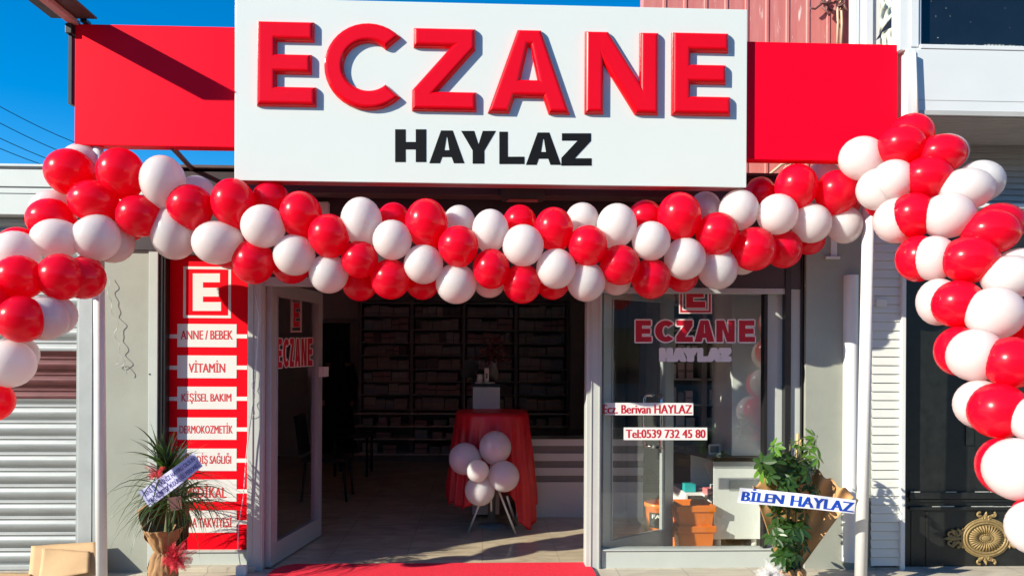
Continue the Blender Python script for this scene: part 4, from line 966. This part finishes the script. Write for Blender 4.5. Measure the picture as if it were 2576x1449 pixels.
# dark table, chair and the figure at the back
dt = thing('dark_table', 'low black side table at the left back of the shop', 'table', (PX(890, 9.9), 9.9, 0))
zt_d = PZ(1094, 9.8); a, b = PX(840, 9.8), PX(932, 9.8)
g = G(); g.box(a, b, 9.7, 10.2, zt_d-.03, zt_d, .004); g.build('tabletop', M['black'], dt)
for x in (a+.03, b-.03):
    for y in (9.74, 10.15):
        g = G(); g.tube([(x, y, 0), (x, y, zt_d-.03)], .017, 8); g.build('leg', M['black'], dt)
cx_, cy_ = PX(822, 8.2), 8.3
chr_ = thing('dark_chair', 'black chair beside the left door leaf in the dark of the shop', 'chair', (cx_, cy_, 0))
g = G(); g.box(cx_-.24, cx_+.22, cy_-.22, cy_+.22, .42, .47, .015); g.build('seat', M['black'], chr_)
g = G(); g.prism([(cx_-.24, cy_-.2, .5), (cx_-.24, cy_+.2, .5), (cx_-.30, cy_+.2, .92), (cx_-.30, cy_-.2, .92)], (-.03, 0, 0)); g.build('backrest', M['black'], chr_)
for sx in (-1, 1):
    for sy in (-1, 1):
        g = G(); g.tube([(cx_+sx*.2, cy_+sy*.19, .42), (cx_+sx*.24, cy_+sy*.21, 0)], [.018, .013], 8); g.build('leg', M['black'], chr_)
hx, hy = PX(851, 11.35), 11.38
def skin_mesh(name, verts, edges, radii, m, root=0, sub=2):
    me = bpy.data.meshes.new(name); me.from_pydata(verts, edges, []); o = bpy.data.objects.new(name, me); COL.objects.link(o)
    md = o.modifiers.new('s', 'SKIN'); me.skin_vertices[0].data[root].use_root = True
    for k, r_ in enumerate(radii): me.skin_vertices[0].data[k].radius = r_ if isinstance(r_, tuple) else (r_, r_)
    o.modifiers.new('sub', 'SUBSURF').levels = sub; o.modifiers['sub'].render_levels = sub
    dg = bpy.context.evaluated_depsgraph_get(); ev = bpy.data.meshes.new_from_object(o.evaluated_get(dg)); bpy.data.objects.remove(o)
    for p_ in ev.polygons: p_.use_smooth = True
    ev.materials.clear(); ev.materials.append(m); ob = bpy.data.objects.new(name, ev); COL.objects.link(ob); return ob
V = [(0, 0, .95), (0, 0, 1.15), (0, .0, 1.36), (0, -.01, 1.46), (0, -.02, 1.52), (0, -.03, 1.60), (0, -.025, 1.69), (-.18, 0, 1.40), (-.23, .02, 1.13), (-.22, -.06, .90), (-.21, -.09, .80), (.18, 0, 1.40), (.23, .02, 1.13), (.22, -.06, .90), (.21, -.09, .80), (-.09, 0, .88), (-.1, -.01, .48), (-.1, .02, .08), (-.1, -.12, .03), (.09, 0, .88), (.1, -.01, .48), (.1, .02, .08), (.1, -.12, .03)]
E_ = [(0, 1), (1, 2), (2, 3), (3, 4), (4, 5), (5, 6), (2, 7), (7, 8), (8, 9), (9, 10), (2, 11), (11, 12), (12, 13), (13, 14), (0, 15), (15, 16), (16, 17), (17, 18), (0, 19), (19, 20), (20, 21), (21, 22)]
rad = [(.15, .11), (.14, .10), (.15, .10), .055, .06, (.075, .095), (.06, .075), .06, .042, .033, .03, .06, .042, .033, .03, .085, .055, .04, .035, .085, .055, .04, .035]
per = thing('person', 'person in long dark clothing standing in the unlit doorway at the back of the shop', 'person', (hx, hy, 0))
pb = skin_mesh('body', [(x+hx, y+hy, z) for x, y, z in V], E_, rad, M['skin']); setparent(pb, per)
g = G(); g.grid(lambda u, v: Vector((hx+(.17+.10*v*v+.012*math.sin(u*50)*v)*math.cos(2*math.pi*u)*(1 if v > .12 else .55+v*3.7), hy+(.13+.09*v*v)*math.sin(2*math.pi*u), 1.46-v*1.3)), 40, 16); g.build('coat', M['person'], per)
for s_ in (-1, 1):
    g = G(); g.tube([(hx+s_*.15, hy, 1.41), (hx+s_*.225, hy+.01, 1.16), (hx+s_*.225, hy-.06, .88)], [.075, .062, .05], 12); g.build('sleeve', M['person'], per)
g = G(); g.grid(lambda u, v: Vector((hx+(.105+.012*math.sin(u*60))*math.cos(2*math.pi*u)*math.sin(.1+v*2.3)**.7, hy-.03+(.115+.01*math.sin(u*44))*math.sin(2*math.pi*u)*math.sin(.1+v*2.3)**.7, 1.735-v*.33)), 48, 14); g.build('hair', M['hair'], per)

# ================================================================== in front of the shop
g = G(); a = PG(734, 1420); b = PG(1480, 1421); g.prism([(a.x+.03, 5.655, .003), (b.x, 5.655, .003), (b.x+.012, 5.60, .003), (b.x+.012, 3.4, .003), (a.x-.09, 3.4, .003), (a.x-.09, 5.50, .003), (a.x-.05, 5.60, .003)], (0, 0, .014))
tag(recenter(g.build('red_carpet', M['carpet'])), 'red pile carpet runner laid up to the open doorway', 'carpet')
# cardboard leaning on the wall at the left
def sheet(pts, name, label, thick=.005, curl=.004):
    v = [P(x, y, Y) for x, y, Y in pts]
    def fn(u, w_):
        p = v[0].lerp(v[1], u).lerp(v[3].lerp(v[2], u), w_); p.y += curl*math.sin(u*5+w_*3)+.002*noise.noise(Vector((u*4, w_*4, len(label)))); p.z += .003*noise.noise(Vector((u*9, len(label), 0)))*(1 if w_ < .1 else 0); return p
    g = G(); g.grid(fn, 14, 10); return tag(recenter(g.build(name, M['cardboard'], thick=thick)), label, 'cardboard', 'cardboard pieces against the shutter')
sheet([(79, 1373, 5.47), (244, 1362, 5.47), (248, 1462, 5.30), (70, 1460, 5.30)], 'cardboard_sheet', 'larger tan cardboard sheet leaning behind the left pole, at the back of the pile')
sheet([(106, 1379, 5.42), (229, 1386, 5.42), (222, 1440, 5.29), (95, 1462, 5.27)], 'cardboard_sheet', 'smaller tan cardboard flap leaning in front of the larger cardboard sheet', curl=.008)
sheet([(-20, 1441, 5.35), (80, 1441, 5.35), (80, 1470, 5.2), (-20, 1470, 5.2)], 'cardboard_sheet', 'low strip of cardboard lying at the bottom left corner under the shutter')

def crumple(name, m, prof, c, amp, fold, seed, parent, seg=72, sx=1., tilt=(0, 0), a0=0, a1=2*math.pi, thick=.0025):
    c = Vector(c)
    def fn(u, v):
        t = v*(len(prof)-1); i = min(int(t), len(prof)-2); f = t-i; r0, z0 = prof[i]; r1, z1 = prof[i+1]; r_ = r0+(r1-r0)*f; z = z0+(z1-z0)*f
        a = a0+(a1-a0)*u; n1 = noise.noise(Vector((math.cos(a)*2.2, math.sin(a)*2.2, z*9+seed))); n2 = abs(noise.noise(Vector((math.cos(a)*5, math.sin(a)*5, z*14+seed*2))))
        r_ *= 1+amp*n1+fold*math.sin(a*11+seed+3*n1)+amp*.8*n2
        return c+Vector((r_*sx*math.cos(a)+tilt[0]*z, r_*math.sin(a)+tilt[1]*z, z+amp*.06*n1))
    g = G(); g.grid(fn, seg, len(prof)*4); return g.build(name, m, parent, thick=thick)
def tulle_bow(name, m, c, parent, n=60, s=.10, seed=1, squash=1.):
    rr = random.Random(seed); g = G(); c = Vector(c)
    for _ in range(n):
        d = Vector((rr.uniform(-1, 1), rr.uniform(-.9, .5), rr.uniform(-1, 1)*squash)).normalized(); e = d.orthogonal().normalized(); e.rotate(Quaternion(d, rr.uniform(0, 6.28))); L_ = s*rr.uniform(.6, 1.1); w_ = s*rr.uniform(.25, .5)
        q = e.cross(d)*w_*.3
        g.addmesh([c, c+d*L_*.5+e*w_*.6+q, c+d*L_+e*w_*.3-q, c+d*L_-e*w_*.3+q, c+d*L_*.5-e*w_*.6-q], [(0, 1, 2, 3, 4)])
    return g.build(name, m, parent)
def ribbon(q, Y, wave, parent, inkm, lines, seed=0, off=.05, base=None):
    """printed satin ribbon stretched across a plant; q = corners top left, top right, bottom right, bottom left"""
    def fn(u, v, l=0.):
        x = (q[0][0]*(1-u)+q[1][0]*u)*(1-v)+(q[3][0]*(1-u)+q[2][0]*u)*v; y = (q[0][1]*(1-u)+q[1][1]*u)*(1-v)+(q[3][1]*(1-u)+q[2][1]*u)*v
        y += wave[1]*math.sin(u*3.1)
        return P(x, y, Y+wave[0]*math.sin(u*7+seed)+wave[0]*.5*math.sin(u*17+v*2)-l)
    g = G(); g.grid(lambda u, v: fn(u, v), 60, 6); rb_ = g.build('printed_ribbon', base or M['ribbon'], parent)
    g = G()
    for tx_, u0, u1, vb, vc in lines: text_on(g, tx_, u0, u1, vb, vc, lambda u, v, l: fn(u, v, l+.0008), off)
    g.build('lettering', inkm, rb_)
def blade(g, base, d, L_, w_, droop, nseg=8):
    base = Vector(base); d = Vector(d).normalized(); side = d.cross(Vector((0, 0, 1)))
    if side.length < .05: side = Vector((1, 0, 0))
    side.normalize(); side.rotate(Quaternion(d, random.uniform(-.7, .7))); p = base; pts = []
    for k in range(nseg+1):
        t = k/nseg; ww = w_*(.5+.9*min(1, t*4) if t < .25 else 1.4*(1-((t-.25)/.75)**1.6))*.7; pts.append((p, ww, d.copy())); d = (d+Vector((0, 0, -droop/nseg*(.4+t*1.4)))).normalized(); p = p+d*(L_/nseg)
    for (a, wa, da), (b, wb, db) in zip(pts, pts[1:]):
        m_ = Vector((0, 0, .25*wa)); g.addmesh([a-side*wa, a-m_, a+side*wa, b+side*wb, b-Vector((0, 0, .25*wb)), b-side*wb], [(0, 1, 4, 5), (1, 2, 3, 4)])

# dracaena in kraft paper at the left
YD = 5.16
dp = thing('dracaena_plant', 'narrow leaved potted dracaena in kraft paper with a violet lettered ribbon, by the red poster', 'potted plant', (PX(412, YD), YD, 0))
base = Vector(dp.location)
def zd(y): return PZ(y, YD, 412)
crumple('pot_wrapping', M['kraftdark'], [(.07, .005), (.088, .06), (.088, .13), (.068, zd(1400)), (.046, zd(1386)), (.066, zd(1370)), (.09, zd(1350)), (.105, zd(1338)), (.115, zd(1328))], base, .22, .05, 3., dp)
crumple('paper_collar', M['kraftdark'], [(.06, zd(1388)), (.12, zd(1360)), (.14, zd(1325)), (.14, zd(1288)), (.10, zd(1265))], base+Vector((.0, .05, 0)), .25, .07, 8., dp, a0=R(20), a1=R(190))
g = G(); g.tube([base+Vector((.02, 0, .12)), base+Vector((.03, 0, .4)), P(428, 1265, YD), P(420, 1185, YD)], [.022, .02, .018, .016], 10); g.tube([base+Vector((-.01, .02, .2)), P(440, 1290, YD+.05), P(447, 1255, YD+.05)], [.018, .015, .013], 8); g.build('trunk', M['stem'], dp)
g = G(); rr = random.Random(11); random.seed(21)
for _ in range(70):
    a = rr.uniform(0, 6.28); e = rr.uniform(.55, 1.45); blade(g, P(420, 1188, YD)+Vector((rr.uniform(-.02, .02), rr.uniform(-.02, .02), rr.uniform(-.05, .05))), (math.cos(a)*math.cos(e), math.sin(a)*math.cos(e), math.sin(e)), rr.uniform(.20, .36), rr.uniform(.006, .0115), rr.uniform(.1, 1.3))
for _ in range(26):
    a = rr.uniform(0, 6.28); blade(g, P(420, 1200, YD), (math.cos(a), math.sin(a), rr.uniform(.2, .6)), rr.uniform(.32, .5), rr.uniform(.004, .007), rr.uniform(1.3, 2.4))
for _ in range(150):
    a = rr.uniform(0, 6.28); e = rr.uniform(-.1, .9); blade(g, P(442, 1262, YD+.02)+Vector((rr.uniform(-.05, .03), rr.uniform(-.04, .04), rr.uniform(-.06, .08))), (math.cos(a)*math.cos(e), math.sin(a)*math.cos(e), math.sin(e)), rr.uniform(.3, .6), rr.uniform(.004, .0075), rr.uniform(1.4, 2.9))
g.build('foliage', M['grass'], dp)
tulle_bow('tulle_bow', M['tulle'], P(395, 1187, YD-.16), dp, 26, .075, 4, .7)
tulle_bow('tulle_bow', M['tulle'], P(448, 1400, YD-.10), dp, 60, .11, 5, 1.1)
ribbon([(348, 1237), (487, 1138), (510, 1172), (376, 1275)], YD-.20, (.008, 2), dp, M['violetink'], [('YENİ İŞ YERİNİZ HAYIRLI OLSUN', .04, .96, .43, .17), ('MALİ HİZMETLER MÜDÜRLÜĞÜ PERSONELİ', .04, .97, .88, .61)], off=.010, base=M['shade_tinted'])
g = G(); g.prism([P(423, 1252, YD-.19), P(455, 1247, YD-.19), P(458, 1280, YD-.17), P(430, 1286, YD-.17)], (0, .003, 0)); g.build('gift_card', M['arm'], dp)

# schefflera in kraft paper at the right
YL = 5.0
sp = thing('schefflera_plant', 'leafy green schefflera with a kraft paper fan and blue lettered ribbon, by the right window', 'potted plant', (PX(1985, YL), YL, 0))
ap = (1985, 1446)
def fan(u, v):
    ax = 1893+(2148-1893)*u; rim = 1222-(62*math.sin(min(1, u*1.5)*math.pi/2) if u < .5 else 62-(u-.5)*170) ; rim = {0: rim}[0]
    x = ap[0]+(ax-ap[0])*v+(1-v)*(u-.5)*34; y = ap[1]+(rim-ap[1])*v
    wv = .02*math.sin(u*34)*v**3*(1.4 if u > .6 else .7)+.012*noise.noise(Vector((u*9, v*5, 2)))
    y += 5*math.sin(u*46)*v**8*(1 if u > .55 or u < .15 else .3)
    return P(x, y, YL+.16-.12*(2*u-1)**2*v-.08*u*v-.02*(1-v)+wv)
g = G(); g.grid(fan, 80, 26); g.build('paper_fan', M['kraft'], sp, thick=.002)
crumple('pot_wrapping', M['kraft'], [(.08, .002), (.10, .05), (.085, .12), (.06, PZ(1432, YL))], Vector(sp.location)+Vector((.03, .02, 0)), .3, .06, 5., sp)
tulle_bow('white_tulle', M['wtulle'], P(1940, 1446, YL-.1), sp, 110, .105, 9, .8)
g = G(); g.tube([P(1985, 1450, YL), P(1983, 1300, YL), P(1988, 1120, YL)], [.013, .011, .007], 8); g.tube([P(1995, 1450, YL+.03), P(1980, 1280, YL+.03), P(1975, 1160, YL+.02)], [.01, .008, .006], 8); g.build('trunk', M['stem'], sp)
for x in (2007, 2014):
    g = G(); g.tube([P(x-18, 1440, YL+.05), P(x, 1090+(x-2007)*2, YL+.05)], .009, 6); g.build('wooden_stake', M['bamboo'], sp)
rr = random.Random(5); gl, gy, gs = G(), G(), G()
def palmate(g, c, axis, s, n=8, up=.35):
    axis = Vector(axis).normalized(); e = axis.orthogonal().normalized(); f = axis.cross(e)
    for k in range(n):
        a = 2*math.pi*k/n+rr.uniform(-.15, .15); d = (e*math.cos(a)+f*math.sin(a)-axis*rr.uniform(.1, .55)).normalized(); L_ = s*rr.uniform(.75, 1.1); w_ = L_*.21; sd_ = d.cross(axis).normalized(); base_ = c+d*s*.12
        pts = []
        for t, ww in ((0, .08), (.25, .75), (.5, 1), (.75, .8), (.93, .35), (1, .03)):
            p = base_+d*L_*t-axis*L_*.18*t*t; pts.append((p-sd_*w_*ww, p-axis*w_*.25*ww, p+sd_*w_*ww))
        vs = [q for tr in pts for q in tr]; fs = []
        for i in range(5): fs += [(i*3, i*3+1, i*3+4, i*3+3), (i*3+1, i*3+2, i*3+5, i*3+4)]
        g.addmesh(vs, fs)
spots = []
for _ in range(54): y = rr.uniform(1150, 1262); spots.append((rr.gauss(1980, 30+14*(y < 1220)), y, 0))
for _ in range(30): spots.append((rr.gauss(1978, 22), rr.uniform(1285, 1372), 0))
for _ in range(14): spots.append((rr.gauss(1978, 15), rr.uniform(1370, 1418), 0))
for x, y in ((1918, 1178), (1928, 1165), (1938, 1185), (1950, 1150), (1968, 1135), (2040, 1105), (2052, 1100), (2035, 1130), (2062, 1125), (2068, 1150), (2010, 1118), (1945, 1122), (2050, 1160), (1925, 1200)): spots.append((x, y, 1))
for x, y, yg in spots:
    x = max(1916, min(2058, x)); Yp = YL+rr.uniform(-.16, .13); c = P(x, y, Yp); root = P(1984, min(y+rr.uniform(10, 45), 1440), YL)
    ax = Vector(((x-1985)/60+rr.uniform(-.5, .5)-.25, -.55+rr.uniform(-.4, .5)+(Yp-YL)*2, rr.uniform(.3, 1.1)))
    palmate(gy if yg and rr.random() < .75 else gl, c, ax, rr.uniform(.055, .086), rr.choice((6, 7, 8)))
    m_ = root.lerp(c, .55)+Vector((0, 0, .02)); gs.tube([root, m_, c], .0018, 4, False)
gl.build('foliage', M['leaf'], sp); gy.build('young_foliage', M['youngleaf'], sp); gs.build('leaf_stalks', M['stem'], sp)
ribbon([(1861, 1226), (2153, 1258), (2149, 1292), (1854, 1264)], YL-.21, (.010, -2), sp, M['blueink'], [('BİLEN', .035, .385, .86, .22), ('HAYLAZ', .455, .985, .92, .17)])
# cable with its adapter, loose ribbon curls
g = G(); pts = [(640, 730), (652, 800), (645, 900), (640, 985), (632, 1050), (622, 1120), (617, 1180), (612, 1250), (600, 1320), (598, 1370), (605, 1425)]; g.tube([P(x, y, YF-.055) for x, y in pts], .0035, 6)
tag(recenter(g.build('power_cable', M['pole'])), 'thin white power cable hanging down the left door post beside the poster', 'cable')
g = G(); g.rect(592, 618, 1424, 1452, YF-.13, .05, .008); tag(recenter(g.build('power_adapter', M['white'])), 'white power adapter on the pavement below the red poster', 'adapter')
def curl(pts, Y, r_, m, label):
    g = G()
    for _ in range(3):
        q = [pts[0]]
        for (a, b), (c, d) in zip(pts, pts[1:]): q += [(a*.75+c*.25, b*.75+d*.25), (a*.25+c*.75, b*.25+d*.75)]
        pts = q+[pts[-1]]
    g.tube([P(x, y, Y+.004*math.sin(y*.2)) for x, y in pts], r_, 5); return tag(recenter(g.build('ribbon_curl', m)), label, 'ribbon', 'loose gift ribbons')
s_ = .3155
zz = [(862, 240), (880, 290), (860, 345), (862, 392), (895, 430), (885, 520), (905, 555), (942, 590), (938, 640), (910, 690), (920, 725), (955, 760), (950, 810), (943, 845), (990, 900), (1000, 930), (950, 960), (915, 945), (940, 925), (985, 935), (1005, 980), (1010, 1018)]
curl([(x*s_, 621.6+y*s_) for x, y in zz], 5.505, .002, M['alugrey'], 'grey curled gift ribbon hanging on the wall right of the left pole')
zz = [(828, 905), (812, 960), (880, 1050), (815, 1130), (868, 1220), (822, 1310), (868, 1390), (800, 1410)]
curl([(393+x*.29, 640+y*.29) for x, y in zz], YF-.04, .0018, M['alugrey'], 'pale curled ribbon hanging against the left door post')
